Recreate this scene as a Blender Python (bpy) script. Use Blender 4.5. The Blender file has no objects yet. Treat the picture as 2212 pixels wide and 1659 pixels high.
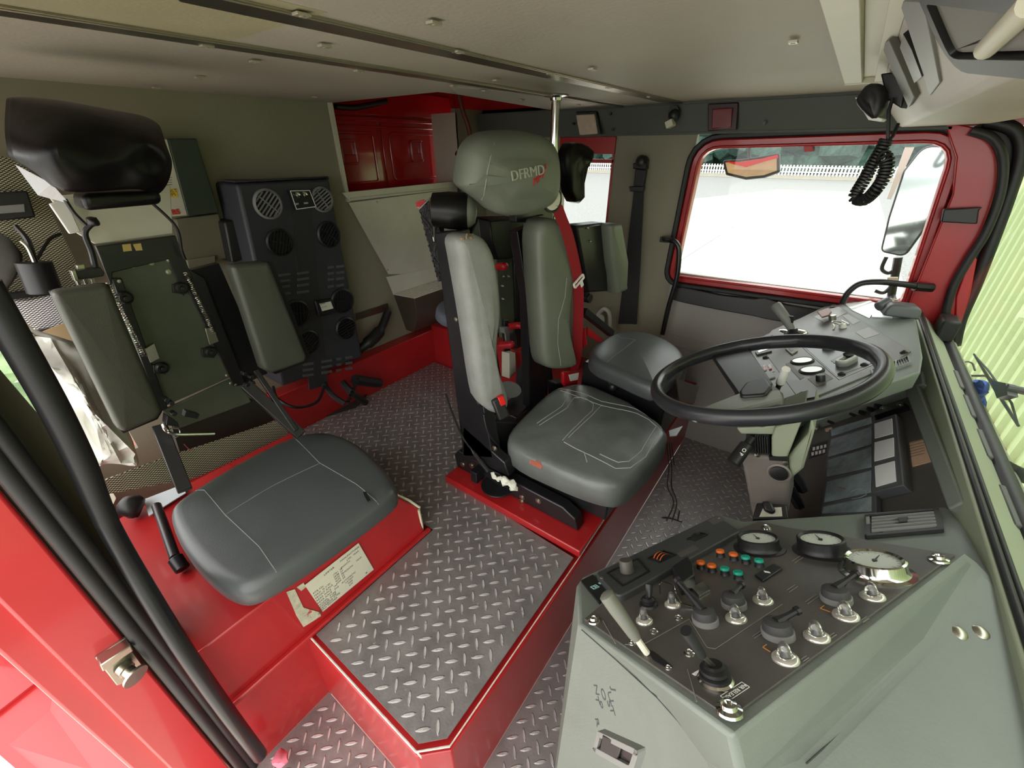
import bpy, bmesh, math, random
from mathutils import Vector as V, Matrix as M, noise
from mathutils.bvhtree import BVHTree
PI = math.pi
random.seed(7)
SC = bpy.context.scene
COL = SC.collection
# ---------------------------------------------------------------- camera, light, exposure
W, H, F = 2212.0, 1659.0, 897.0
EYE = V((0, 0, 1.15))
def _axes():
    vx = V((-300 - W/2, 325 - H/2, F)); vy = V((1865 - W/2, 312 - H/2, F))
    ex = (-vx).normalized(); ey = vy.normalized()
    m = (ex + ey).normalized(); d = (ex - ey).normalized()
    ex = (m + d).normalized(); ey = (m - d).normalized()
    return ex, ey, ex.cross(ey)
AX, AY, AZ = _axes()
cam = bpy.data.cameras.new('camera'); co = bpy.data.objects.new('camera', cam); COL.objects.link(co)
cam.sensor_width = 36.0; cam.lens = 36.0 * F / W; cam.clip_start = 0.02; cam.clip_end = 300
# camera right / up / back expressed in world axes
rx = V((AX[0], AY[0], AZ[0])); ry = -V((AX[1], AY[1], AZ[1])); rz = -V((AX[2], AY[2], AZ[2]))
co.matrix_world = M(((rx[0], ry[0], rz[0], EYE[0]), (rx[1], ry[1], rz[1], EYE[1]), (rx[2], ry[2], rz[2], EYE[2]), (0, 0, 0, 1)))
SC.camera = co
wd = bpy.data.worlds.new('overcast sky'); SC.world = wd; wd.use_nodes = True
bg = wd.node_tree.nodes['Background']; bg.inputs[0].default_value = (1.0, 0.99, 0.96, 1); bg.inputs[1].default_value = 1.0
vs = SC.view_settings; vs.view_transform = 'Standard'; vs.look = 'None'; vs.gamma = 1; vs.use_curve_mapping = False
vs.exposure = 2.05
SC.cycles.max_bounces = 8; SC.cycles.diffuse_bounces = 5; SC.cycles.glossy_bounces = 4
SC.cycles.caustics_reflective = False; SC.cycles.caustics_refractive = False
# ---------------------------------------------------------------- pixel rays onto real planes
def ray(px, py):
    v = V((px - W/2, py - H/2, F)); return V((AX.dot(v), AY.dot(v), AZ.dot(v)))
def U(px, py, x=None, y=None, z=None):
    d = ray(px, py)
    if x is not None: t = (x - EYE.x) / d.x
    elif y is not None: t = (y - EYE.y) / d.y
    else: t = (z - EYE.z) / d.z
    return EYE + d * t
class Fr:
    """a flat frame in the cab: origin, two axes and a normal"""
    def __init__(s, o, u, n):
        s.o = V(o); s.n = V(n).normalized(); u = V(u); s.u = (u - s.n * u.dot(s.n)).normalized(); s.v = s.n.cross(s.u)
        s.m = M.Translation(s.o) @ M((s.u, s.v, s.n)).transposed().to_4x4()
    def p(s, a, b, c=0.0): return s.o + s.u*a + s.v*b + s.n*c
    def px(s, x, y, h=0.0):
        d = ray(x, y); t = (s.o + s.n*h - EYE).dot(s.n) / d.dot(s.n); return EYE + d*t
    def uv(s, x, y, h=0.0):
        q = s.px(x, y, h) - s.o; return (q.dot(s.u), q.dot(s.v))
    def at(s, x, y, h=0.0, rot=0.0):
        o = s.px(x, y, h) - s.n*h
        return Fr(o, s.u*math.cos(rot) + s.v*math.sin(rot), s.n)
    def sh(s, a, b, c=0.0, rot=0.0): return Fr(s.p(a, b, c), s.u*math.cos(rot) + s.v*math.sin(rot), s.n)
# ---------------------------------------------------------------- materials
def lin(h):
    h = h.lstrip('#'); c = [int(h[i:i+2], 16)/255 for i in (0, 2, 4)]
    return tuple(x/12.92 if x <= 0.04045 else ((x+0.055)/1.055)**2.4 for x in c) + (1,)
MATS = {}
def mat(name, col, rough=0.5, metal=0.0, bump=None, vary=None, coat=0.0, wear=None, spec=None, trans=0.0, emit=0.0):
    m = bpy.data.materials.new(name); m.use_nodes = True; MATS[name] = m
    nt = m.node_tree; N = nt.nodes; L = nt.links; b = N['Principled BSDF']
    c = lin(col) if isinstance(col, str) else tuple(col) + (1,)
    b.inputs['Base Color'].default_value = c; b.inputs['Roughness'].default_value = rough; b.inputs['Metallic'].default_value = metal
    if coat: b.inputs['Coat Weight'].default_value = coat; b.inputs['Coat Roughness'].default_value = 0.08
    if spec is not None: b.inputs['Specular IOR Level'].default_value = spec
    if trans: b.inputs['Transmission Weight'].default_value = trans
    tc = N.new('ShaderNodeTexCoord')
    last = None
    if vary:                                   # broad dirt / fading, amount in value
        sc, am = vary
        n = N.new('ShaderNodeTexNoise'); n.inputs['Scale'].default_value = sc; n.inputs['Detail'].default_value = 6; n.inputs['Roughness'].default_value = .65
        L.new(tc.outputs['Object'], n.inputs['Vector'])
        mx = N.new('ShaderNodeMix'); mx.data_type = 'RGBA'
        mr = N.new('ShaderNodeMapRange'); mr.inputs[1].default_value = .3; mr.inputs[2].default_value = .7
        L.new(n.outputs['Fac'], mr.inputs[0]); L.new(mr.outputs[0], mx.inputs['Factor'])
        mx.inputs['A'].default_value = tuple(x*(1-am) for x in c[:3]) + (1,); mx.inputs['B'].default_value = tuple(min(1, x*(1+am)) for x in c[:3]) + (1,)
        last = mx.outputs['Result']; L.new(last, b.inputs['Base Color'])
        ra = N.new('ShaderNodeMapRange'); ra.inputs[3].default_value = max(.03, rough-.1); ra.inputs[4].default_value = min(1, rough+.12)
        L.new(n.outputs['Fac'], ra.inputs[0]); L.new(ra.outputs[0], b.inputs['Roughness'])
    if wear:                                   # scattered patches of another colour: (colour, scale, threshold)
        wc, sc, th = wear
        n = N.new('ShaderNodeTexNoise'); n.inputs['Scale'].default_value = sc; n.inputs['Detail'].default_value = 8; n.inputs['Roughness'].default_value = .7
        L.new(tc.outputs['Object'], n.inputs['Vector'])
        mr = N.new('ShaderNodeMapRange'); mr.inputs[1].default_value = th; mr.inputs[2].default_value = th+.03
        L.new(n.outputs['Fac'], mr.inputs[0])
        mx = N.new('ShaderNodeMix'); mx.data_type = 'RGBA'; L.new(mr.outputs[0], mx.inputs['Factor'])
        if last: L.new(last, mx.inputs['A'])
        else: mx.inputs['A'].default_value = c
        mx.inputs['B'].default_value = lin(wc); L.new(mx.outputs['Result'], b.inputs['Base Color'])
    if bump:
        sc, st = bump[:2]
        n = N.new('ShaderNodeTexNoise'); n.inputs['Scale'].default_value = sc; n.inputs['Detail'].default_value = 4
        L.new(tc.outputs['Object'], n.inputs['Vector'])
        bp = N.new('ShaderNodeBump'); bp.inputs['Strength'].default_value = st; bp.inputs['Distance'].default_value = .002
        L.new(n.outputs['Fac'], bp.inputs['Height']); L.new(bp.outputs[0], b.inputs['Normal'])
    return m
RED = mat('red_paint', '#a82022', .3, coat=.25, vary=(5, .12), wear=('#4a3a36', 9, .74))
REDG = mat('red_gloss_paint', '#b0141c', .12, coat=1.0, vary=(2, .06))
REDO = mat('red_body_paint', '#c02e32', .35, coat=.5, vary=(3, .08))
OLIVE = mat('olive_trim_panel', '#8d8975', .62, bump=(90, .25), vary=(2, .06))
CEIL = mat('grey_ceiling_lining', '#a39d8e', .6, bump=(120, .35), vary=(3, .08))
ALU = mat('brushed_aluminium', '#dad6c8', .38, .25, vary=(6, .08))
ALUD = mat('dull_aluminium', '#8d877c', .42, 1.0, vary=(9, .18))
TREAD = mat('tread_plate_steel', '#8d8886', .36, .45, vary=(14, .25), bump=(160, .25), wear=('#b9b2aa', 26, .66))
SEATV = mat('grey_green_vinyl', '#6b7063', .46, bump=(380, .16), vary=(7, .08))
SEATO = mat('dark_olive_vinyl', '#474a40', .45, bump=(380, .16), vary=(7, .08))
SEATW = mat('worn_grey_vinyl', '#8b8d88', .55, bump=(300, .3), vary=(20, .12))
SEATD = mat('dark_grey_vinyl', '#474b4b', .37, bump=(420, .14), vary=(5, .07))
LEATH = mat('worn_dark_leather', '#656a66', .33, bump=(45, .5), vary=(9, .14))
BLK = mat('black_painted_steel', '#1b1b1d', .32, vary=(9, .2))
BLKP = mat('black_plastic', '#1e1e1f', .42)
RUB = mat('black_rubber', '#19191a', .5)
VINB = mat('black_vinyl_cover', '#0b0b0b', .36, bump=(22, .7), spec=.3)
DASH = mat('grey_dash_moulding', '#727971', .5, bump=(260, .2), vary=(6, .07))  # slight green tint: bounce light of the outside wall put into the colour
DASHG = mat('grey_green_bounce', '#8f9780', .5, bump=(260, .15), vary=(5, .07))  # greener copy of the dash grey; green wall bounce put into the colour
PANEL = mat('dark_control_panel', '#524f4a', .42, vary=(14, .16), bump=(300, .15))
VAL = mat('grey_valance', '#50544f', .6, bump=(200, .15))
DOORG = mat('grey_door_card', '#a5a19a', .6, bump=(250, .2))
HEAT = mat('charcoal_heater_case', '#33343a', .5, bump=(300, .15), vary=(8, .1))
CREAM = mat('cream_panel', '#cdcbb6', .5, vary=(8, .05))
GREENP = mat('green_grey_plate', '#4c5344', .5, vary=(8, .15))
CHROME = mat('chrome', '#d5d5d0', .12, 1.0)
STEEL = mat('zinc_steel', '#b5b2a4', .3, 1.0)
WHITE = mat('white_plastic', '#e8e8e0', .4)
PAPER = mat('paper', '#dedfcf', .8, vary=(20, .05))
INK = mat('dark_ink', '#30322e', .8)
WINK = mat('white_print', '#e6e6e2', .6)
TAN = mat('tan_label', '#c9a58a', .6, vary=(60, .06))
YEL = mat('yellow_label', '#e0bf3a', .5)
ORG = mat('orange_cap', '#d9661c', .35)
TEAL = mat('teal_cap', '#0d9c83', .35)
REDP = mat('red_plastic', '#d21f1c', .35)
REDS = mat('red_sleeve', '#b51a22', .4)
BELT = mat('red_webbing', '#8f1a22', .55, bump=(500, .3))
BELTK = mat('black_webbing', '#1d1e1f', .6, bump=(500, .3))
TAN2 = mat('torn_foam', '#94815f', .9, bump=(90, .8))
GREYP = mat('grey_plastic', '#7c7d7a', .45)
BROWN = mat('brown_leather', '#6a3726', .5)
CONC = mat('pale_concrete', '#dcd9cf', .9, vary=(.35, .1))
TARM = mat('grey_tarmac', '#80807f', .95, vary=(18, .35))
GRASSY = mat('dry_verge', '#8d877a', .95, vary=(2, .2))
HEDGE = mat('hedge_leaves', '#2f4a40', .8, vary=(3, .5))
CLAD = mat('pale_green_cladding', '#98a878', .55, vary=(.7, .05))
BRICK = mat('red_band_paint', '#a8533f', .7, vary=(4, .1))
BLUE = mat('blue_cloth', '#3a62b8', .7, vary=(30, .4))
PINK = mat('pink_rag', '#e07f92', .8)
GRAF = mat('pen_marks', '#3a3f42', .7)
BULB = mat('frosted_bulb_base', '#d6d3c6', .35)
LEDR = mat('dark_red_lens', '#6b0818', .18, coat=.6)
TREADL = mat('daylit_tread_steel', '#9a9594', .36, .4, vary=(14, .15), bump=(160, .25), wear=('#d5d0ca', 26, .66))  # lighter copy of the tread steel; footwell daylight put into its colour
STRIPM = mat('strip_metal', '#a8a296', .3, 1.0, vary=(5, .1))
STUDM = mat('polished_tread_stud', '#dad6d2', .28, .5, vary=(30, .2))
LAMPW = mat('peach_lens', '#c9b7a4', .25, vary=(30, .1))
SCREEN = mat('smoked_glass_sheen', '#8a989c', .12, vary=(9, .5))  # base raised to grey teal: reflection on the glass put into the colour
SCRW = mat('white_display_glass', '#fdffff', .15, vary=(8, .06))
GLOBE = mat('clear_lamp_glass', '#ffffff', .06, trans=.93)
PLAST = mat('clear_plastic_bag', '#e2e4da', .3, bump=(14, 1.0), vary=(9, .15))
def glassmat():
    m = bpy.data.materials.new('window_glass'); m.use_nodes = True; nt = m.node_tree; N = nt.nodes; L = nt.links
    N.remove(N['Principled BSDF']); o = N['Material Output']
    t = N.new('ShaderNodeBsdfTransparent'); t.inputs[0].default_value = (.93, .96, .95, 1)
    g = N.new('ShaderNodeBsdfGlossy'); g.inputs['Roughness'].default_value = .02
    mx = N.new('ShaderNodeMixShader'); fr = N.new('ShaderNodeLayerWeight'); fr.inputs[0].default_value = .5
    pw = N.new('ShaderNodeMath'); pw.operation = 'POWER'; pw.inputs[1].default_value = 5.0; L.new(fr.outputs['Facing'], pw.inputs[0])
    ml = N.new('ShaderNodeMath'); ml.operation = 'MULTIPLY_ADD'; ml.inputs[1].default_value = .3; ml.inputs[2].default_value = .02; L.new(pw.outputs[0], ml.inputs[0])
    L.new(ml.outputs[0], mx.inputs[0]); L.new(t.outputs[0], mx.inputs[1]); L.new(g.outputs[0], mx.inputs[2]); L.new(mx.outputs[0], o.inputs[0])
    return m
GLASS = glassmat()
def film():
    m = bpy.data.materials.new('thin_plastic_film'); m.use_nodes = True; nt = m.node_tree; N = nt.nodes; L = nt.links
    b = N['Principled BSDF']; b.inputs['Base Color'].default_value = (.75, .76, .70, 1); b.inputs['Roughness'].default_value = .2
    o = N['Material Output']; t = N.new('ShaderNodeBsdfTransparent'); mx = N.new('ShaderNodeMixShader'); mx.inputs[0].default_value = .6
    n = N.new('ShaderNodeTexNoise'); n.inputs['Scale'].default_value = 16; bp = N.new('ShaderNodeBump'); bp.inputs['Distance'].default_value = .01
    tc = N.new('ShaderNodeTexCoord'); L.new(tc.outputs['Object'], n.inputs['Vector']); L.new(n.outputs['Fac'], bp.inputs['Height']); L.new(bp.outputs[0], b.inputs['Normal'])
    L.new(t.outputs[0], mx.inputs[1]); L.new(b.outputs[0], mx.inputs[2]); L.new(mx.outputs[0], o.inputs[0]); return m
FILM = film()
def meshmat(name, scale, metal_col, holes=True):
    """expanded-metal pattern: bright lens-shaped strands, dark openings"""
    m = bpy.data.materials.new(name); m.use_nodes = True; nt = m.node_tree; N = nt.nodes; L = nt.links
    b = N['Principled BSDF']; b.inputs['Metallic'].default_value = .7; b.inputs['Roughness'].default_value = .4
    tc = N.new('ShaderNodeTexCoord'); sx = N.new('ShaderNodeSeparateXYZ'); L.new(tc.outputs['Object'], sx.inputs[0])
    def mth(op, a, bb=None, c=None):
        n = N.new('ShaderNodeMath'); n.operation = op
        for i, q in enumerate((a, bb, c)):
            if q is None: continue
            if isinstance(q, (int, float)): n.inputs[i].default_value = q
            else: L.new(q, n.inputs[i])
        return n.outputs[0]
    p = mth('MULTIPLY', mth('ADD', sx.outputs['Y'], mth('MULTIPLY', sx.outputs['X'], .7)), scale)
    q = mth('MULTIPLY', sx.outputs['Z'], scale*1.7)
    s = mth('ABSOLUTE', mth('ADD', mth('SINE', mth('ADD', p, q)), 0.0)); t = mth('ABSOLUTE', mth('SINE', mth('SUBTRACT', p, q)))
    hole = mth('MULTIPLY', s, t); f = mth('GREATER_THAN', hole, .36)
    mx = N.new('ShaderNodeMix'); mx.data_type = 'RGBA'; L.new(f, mx.inputs['Factor'])
    mx.inputs['A'].default_value = lin('#2b2720'); mx.inputs['B'].default_value = lin(metal_col); L.new(mx.outputs['Result'], b.inputs['Base Color'])
    return m
XMESH = meshmat('expanded_metal', 300, '#d8d2b8')
XMESHB = meshmat('lit_expanded_metal', 300, '#ffffff')  # whiter, less metallic copy of the mesh: window light put into the colour
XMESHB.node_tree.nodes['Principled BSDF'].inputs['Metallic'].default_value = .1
# ---------------------------------------------------------------- mesh helpers
class MB:
    def __init__(s): s.b = bmesh.new()
    def poly(s, pts):
        vs_ = [s.b.verts.new(p) for p in pts]; s.b.faces.new(vs_); return s
    def prism(s, pts, vec):
        vec = V(vec); a = [s.b.verts.new(V(p)) for p in pts]; c = [s.b.verts.new(V(p)+vec) for p in pts]; n = len(a)
        s.b.faces.new(a[::-1]); s.b.faces.new(c)
        for i in range(n): s.b.faces.new((a[i], a[(i+1) % n], c[(i+1) % n], c[i]))
        return s
    def loft(s, loops, cap=True, closed=False):
        L_ = [[s.b.verts.new(p) for p in lp] for lp in loops]; n = len(L_[0])
        rng = range(len(L_) if closed else len(L_)-1)
        for k in rng:
            A, B = L_[k], L_[(k+1) % len(L_)]
            for i in range(n if n > 2 else 1): s.b.faces.new((A[i], A[(i+1) % n], B[(i+1) % n], B[i]))
        if cap and not closed:
            s.b.faces.new(L_[0][::-1]); s.b.faces.new(L_[-1])
        return s
    def box(s, fr, a, b, c):
        """box in frame: ranges a=(u0,u1) b=(v0,v1) c=(w0,w1)"""
        q = [fr.p(x, y, c[0]) for x, y in ((a[0], b[0]), (a[1], b[0]), (a[1], b[1]), (a[0], b[1]))]
        return s.prism(q, fr.n*(c[1]-c[0]))
    def wbox(s, x, y, z): return s.box(Fr((0, 0, 0), (1, 0, 0), (0, 0, 1)), x, y, z)
    def tube(s, pts, r, n=10, closed=False):
        pts = [V(p) for p in pts]; rs = r if isinstance(r, (list, tuple)) else [r]*len(pts)
        loops = []; up = None; m = len(pts)
        for i, p in enumerate(pts):
            a = pts[(i-1) % m] if (closed or i > 0) else p; c = pts[(i+1) % m] if (closed or i < m-1) else p
            t = (c-a).normalized()
            if up is None: up = t.orthogonal().normalized()
            up = (up - t*up.dot(t)).normalized(); w = t.cross(up)
            loops.append([p + (up*math.cos(2*PI*k/n) + w*math.sin(2*PI*k/n))*rs[i] for k in range(n)])
        return s.loft(loops, closed=closed)
    def lathe(s, fr, prof, n=24, cap=True):
        """profile [(radius,height)] about the frame's normal"""
        return s.loft([[fr.p(max(r, 1e-5)*math.cos(2*PI*k/n), max(r, 1e-5)*math.sin(2*PI*k/n), h) for k in range(n)] for r, h in prof], cap)
    def cyl(s, fr, r, h0, h1, n=20): return s.lathe(fr, [(r, h0), (r, h1)], n)
    def ball(s, c, r, sc=(1, 1, 1), n=12, fr=None):
        fr = fr or Fr((0, 0, 0), (1, 0, 0), (0, 0, 1)); k = n//2
        return s.loft([[V(c) + fr.u*(r*sc[0]*math.sin(a)*math.cos(2*PI*j/n)) + fr.v*(r*sc[1]*math.sin(a)*math.sin(2*PI*j/n)) - fr.n*(r*sc[2]*math.cos(a)) for j in range(n)]
                       for a in [max(.02, min(PI-.02, PI*i/k)) for i in range(k+1)]])
    def torus(s, fr, R, r, n=48, m=12):
        return s.loft([[fr.p((R+r*math.cos(2*PI*j/m))*math.cos(2*PI*i/n), (R+r*math.cos(2*PI*j/m))*math.sin(2*PI*i/n), r*math.sin(2*PI*j/m)) for j in range(m)] for i in range(n)], closed=True)
    def rect(s, fr, pts, h0, h1):
        """prism from pixel corners on a frame"""
        return s.prism([fr.p(*fr.uv(x, y), h0) for x, y in pts], fr.n*(h1-h0))
    def ring(s, fr, out, inn, h0, h1):
        """frame with a hole; out/inn = uv loops of equal length"""
        a = [fr.p(u, v, h0) for u, v in out]; c = [fr.p(u, v, h1) for u, v in out]; d = [fr.p(u, v, h1) for u, v in inn]; e = [fr.p(u, v, h0) for u, v in inn]
        return s.loft([a, c, d, e], closed=True, cap=False)
    def text(s, txt, fr, size, depth=.0006, align='CENTER', shear=0.0):
        cu = bpy.data.curves.new('lettering', 'FONT'); cu.body = txt; cu.size = size; cu.extrude = depth; cu.align_x = align; cu.align_y = 'CENTER'; cu.shear = shear; cu.resolution_u = 3
        o = bpy.data.objects.new('lettering', cu); COL.objects.link(o)
        dg = bpy.context.evaluated_depsgraph_get(); me = bpy.data.meshes.new_from_object(o.evaluated_get(dg))
        me.transform(fr.m); s.b.from_mesh(me); bpy.data.meshes.remove(me); bpy.data.objects.remove(o); bpy.data.curves.remove(cu); return s
    def drape(s, bvh, fr, pts, r, lift=0.0, n=6, step=.012):
        """thread laid over a padded surface: pts are (u,v) in the frame"""
        P = []
        for (a, b) in zip(pts[:-1], pts[1:]):
            k = max(1, int(math.hypot(b[0]-a[0], b[1]-a[1])/step))
            P += [(a[0]+(b[0]-a[0])*i/k, a[1]+(b[1]-a[1])*i/k) for i in range(k)]
        P.append(pts[-1]); out = []
        for u, v in P:
            hit = bvh.ray_cast(fr.p(u, v, .6), -fr.n)
            if hit[0] is not None: out.append(hit[0] + fr.n*lift)
        if len(out) > 1: s.tube(out, r, n)
        return s
    def grid(s, rows):
        Q = [[s.b.verts.new(p) for p in r] for r in rows]
        for A, B in zip(Q, Q[1:]):
            for i in range(len(A)-1): s.b.faces.new((A[i], A[i+1], B[i+1], B[i]))
        return s
    def jitter(s, sc, am):
        for v in s.b.verts: v.co += noise.noise_vector(v.co*sc)*am
        return s
    def bvh(s): s.b.normal_update(); return BVHTree.FromBMesh(s.b)
    def islands(s):
        s.b.verts.ensure_lookup_table(); seen = set(); out = []
        for v in s.b.verts:
            if v.index in seen: continue
            st = [v]; seen.add(v.index); grp = []
            while st:
                w = st.pop(); grp.append(w)
                for e in w.link_edges:
                    q = e.other_vert(w)
                    if q.index not in seen: seen.add(q.index); st.append(q)
            out.append(grp)
        return out
    def each(s, name, m, parent=None, **k):
        """every separate piece becomes a part of its own"""
        s.b.verts.index_update(); r = []
        for grp in s.islands():
            n = MB(); mp = {v: n.b.verts.new(v.co) for v in grp}; fs = set(f for v in grp for f in v.link_faces)
            for f in sorted(fs, key=lambda f: f.index): n.b.faces.new([mp[v] for v in f.verts])
            r.append(n.build(name, m, parent, **k))
        s.b.free(); return r
    def build(s, name, m, parent=None, bevel=0.0, smooth=42, sub=0, seg=2, kind=None, label=None):
        bmesh.ops.recalc_face_normals(s.b, faces=s.b.faces[:])
        me = bpy.data.meshes.new(name); s.b.to_mesh(me); s.b.free(); me.materials.append(m)
        if smooth:
            for p in me.polygons: p.use_smooth = True
            me.set_sharp_from_angle(angle=math.radians(smooth))
        o = bpy.data.objects.new(name, me); COL.objects.link(o)
        if parent is not None:
            o.parent = parent
            if parent.type == 'EMPTY': o.matrix_parent_inverse = M.Translation(-parent.location)
        if bevel:
            bv = o.modifiers.new('edge', 'BEVEL'); bv.width = bevel; bv.segments = seg; bv.limit_method = 'ANGLE'; bv.angle_limit = math.radians(40)
        if sub:
            sb = o.modifiers.new('smooth', 'SUBSURF'); sb.levels = sub; sb.render_levels = sub
        if kind: o['kind'] = kind
        if label: o['label'] = label
        return o
def thing(name, label, cat, loc, group=None):
    o = bpy.data.objects.new(name, None); COL.objects.link(o); o.location = V(loc); o.empty_display_size = .05
    o['label'] = label; o['category'] = cat
    if group: o['group'] = group
    return o
def tag(o, label, cat, group=None, kind=None):
    o['label'] = label; o['category'] = cat
    if group: o['group'] = group
    if kind: o['kind'] = kind
    return o
def struct(o, label=None):
    o['kind'] = 'structure'
    if label: o['label'] = label
    return o
def chaikin(P, k=2):
    for _ in range(k):
        Q = []
        for i in range(len(P)):
            a, b = P[i], P[(i+1) % len(P)]
            Q += [(a[0]*.75+b[0]*.25, a[1]*.75+b[1]*.25), (a[0]*.25+b[0]*.75, a[1]*.25+b[1]*.75)]
        P = Q
    return P
def rrect(u0, u1, v0, v1, r, n=5):
    P = []
    for cx, cy, a0 in ((u1-r, v0+r, -PI/2), (u1-r, v1-r, 0), (u0+r, v1-r, PI/2), (u0+r, v0+r, PI)):
        P += [(cx+r*math.cos(a0+PI/2*i/n), cy+r*math.sin(a0+PI/2*i/n)) for i in range(n+1)]
    return P
def inset(P, d):
    n = len(P); Q = []
    ar = sum(P[i][0]*P[(i+1) % n][1]-P[(i+1) % n][0]*P[i][1] for i in range(n))
    sg = 1 if ar > 0 else -1
    for i in range(n):
        a, b = P[i-1], P[(i+1) % n]; tx, ty = b[0]-a[0], b[1]-a[1]; l = math.hypot(tx, ty) or 1
        Q.append((P[i][0]-ty/l*d*sg, P[i][1]+tx/l*d*sg))
    return Q
def pillow(fr, P, h, r, crown=.01, rb=None, rings=7, mb=None, dip=None):
    """padded slab over outline P (uv); rounded shoulder r, domed by crown"""
    mb = mb or MB(); rb = r*.5 if rb is None else rb; loops = []
    for k in range(3):
        a = PI/2*k/2; loops.append([(u, v, rb*(1-math.sin(a))*0 + rb*math.sin(a)*1.0) for u, v in inset(P, rb*(1-math.sin(a)))])
    for k in range(6):
        a = PI/2*k/5; loops.append([(u, v, h-r+r*math.sin(a)) for u, v in inset(P, r*(1-math.cos(a)))])
    top = loops[-1]; cx = sum(p[0] for p in top)/len(top); cy = sum(p[1] for p in top)/len(top)
    for k in range(1, rings):
        s = 1-k/rings
        loops.append([(cx+(u-cx)*s, cy+(v-cy)*s, h+crown*(1-s*s)) for u, v, w in top])
    if dip: loops = [[(u, v, w+dip(u, v)*(1 if w > h*.6 else 0)) for u, v, w in lp] for lp in loops]
    return mb.loft([[fr.p(u, v, w) for u, v, w in lp] for lp in loops])
WF = Fr((0, 0, 0), (1, 0, 0), (0, 0, 1))
def bolt(mb, fr, r=.006, h=.004):
    mb.lathe(fr, [(r*1.5, 0), (r*1.5, h*.35), (r, h*.36), (r, h), (r*.6, h*1.15)], 12)
def inpoly(x, y, P):
    c = False; j = len(P)-1
    for i in range(len(P)):
        if (P[i][1] > y) != (P[j][1] > y) and x < (P[j][0]-P[i][0])*(y-P[i][1])/(P[j][1]-P[i][1])+P[i][0]: c = not c
        j = i
    return c
def tread(P, z, th=.004, step=.048, ln=.019, wd=.0055, hh=.0016):
    """tread plate: flat sheet with raised lens-shaped studs alternating at +-45 degrees"""
    mb = MB(); mb.prism([(x, y, z-th) for x, y in P], (0, 0, th))
    x0 = min(p[0] for p in P); x1 = max(p[0] for p in P); y0 = min(p[1] for p in P); y1 = max(p[1] for p in P)
    j = 0; y = y0
    while y < y1:
        x = x0 + (step/2 if j % 2 else 0)
        while x < x1:
            d = (1, 1) if j % 2 else (1, -1); q = .7071
            if all(inpoly(x+d[0]*q*ln*s, y+d[1]*q*ln*s, P) for s in (-1, 1)):
                t = V((d[0]*q, d[1]*q, 0)); w = V((-t.y, t.x, 0)); c = V((x, y, z))
                ol = [mb.b.verts.new(c + t*(ln*math.cos(a)) + w*(wd*math.sin(a)*abs(math.sin(a))**.3)) for a in [2*PI*i/10 for i in range(10)]]
                il = [mb.b.verts.new(c + t*(ln*.7*math.cos(a)) + w*(wd*.5*math.sin(a)) + V((0, 0, hh))) for a in [2*PI*i/10 for i in range(10)]]
                for i in range(10): mb.b.faces.new((ol[i], ol[(i+1) % 10], il[(i+1) % 10], il[i]))
                mb.b.faces.new(il)
            x += step
        y += step/2; j += 1
    return mb
def plate(P, z, m=None):
    o = tread(P, z).build('floor', m or TREAD, smooth=0); o.data.materials.append(STUDM)
    for p in o.data.polygons:
        if p.index >= len(P)+2 and len(p.vertices) > 4: p.material_index = 1
    return struct(o)
def curve_pts(P, k=8):
    """Catmull-Rom through points"""
    P = [V(p) for p in P]; out = []
    for i in range(len(P)-1):
        a = P[max(0, i-1)]; b = P[i]; c = P[i+1]; d = P[min(len(P)-1, i+2)]
        for j in range(k):
            t = j/k; out.append(.5*((2*b)+(c-a)*t+(2*a-5*b+4*c-d)*t*t+(3*b-a-3*c+d)*t**3))
    out.append(P[-1]); return out
def ribbon(mb, pts, wid, th):
    """flat strap through points with half-width vectors"""
    n = len(pts); loops = []
    for i in range(n):
        t = (pts[min(n-1, i+1)]-pts[max(0, i-1)]).normalized(); w = V(wid[i] if isinstance(wid, list) else wid); nn = t.cross(w).normalized()*th
        loops.append([pts[i]-w-nn, pts[i]+w-nn, pts[i]+w+nn, pts[i]-w+nn])
    return mb.loft(loops)
# ---------------------------------------------------------------- the setting
def fillet(P, r, n=5):
    out = []
    for i in range(len(P)):
        rr = r[i] if isinstance(r, (list, tuple)) else r
        p = V((P[i][0], P[i][1])); a = V(P[i-1]) - p; b = V(P[(i+1) % len(P)]) - p
        la, lb = a.length, b.length; a.normalize(); b.normalize()
        if rr <= 0: out.append((p.x, p.y)); continue
        ang = a.angle(b); d = min(rr/math.tan(ang/2), la*.49, lb*.49)
        for k in range(n+1):
            t = k/n; q = (p+a*d)*(1-t)**2 + p*2*t*(1-t) + (p+b*d)*t*t; out.append((q.x, q.y))
    return out
FB = Fr((-1.82, 0, 0), (0, 1, 0), (1, 0, 0))       # rear wall, u = +Y, v = +Z
FY = Fr((0, 2.2, 0), (1, 0, 0), (0, -1, 0))        # far wall, u = +X, v = +Z
FC = Fr((0, 0, 1.31), (0, 1, 0), (0, 0, -1))       # ceiling from below
ZL = -0.35
PL = [(-.815, .2), (-.412, .2), (-.367, .245), (-.367, .826), (-.945, .852), (-.945, 1.56), (-1.79, 1.56), (-1.79, .64), (-.815, .64)]
struct(plate(PL, 0.0), 'raised tread plate aisle floor')
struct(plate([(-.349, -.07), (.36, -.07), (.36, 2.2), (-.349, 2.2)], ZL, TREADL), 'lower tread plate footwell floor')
struct(plate([(-.863, -.07), (-.349, -.07), (-.349, .184), (-.863, .184)], ZL), 'tread plate entry step')
b = MB(); b.prism([(x, y, ZL-.02) for x, y in ((-.865, .185), (-.405, .185), (-.35, .238), (-.35, 2.2), (-1.82, 2.2), (-1.82, .185))], (0, 0, .3455))
b.prism([(x, y, ZL-.02) for x, y in ((-1.82, -.045), (-.865, -.045), (-.865, .2), (-1.82, .2))], (0, 0, .3455))
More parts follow.
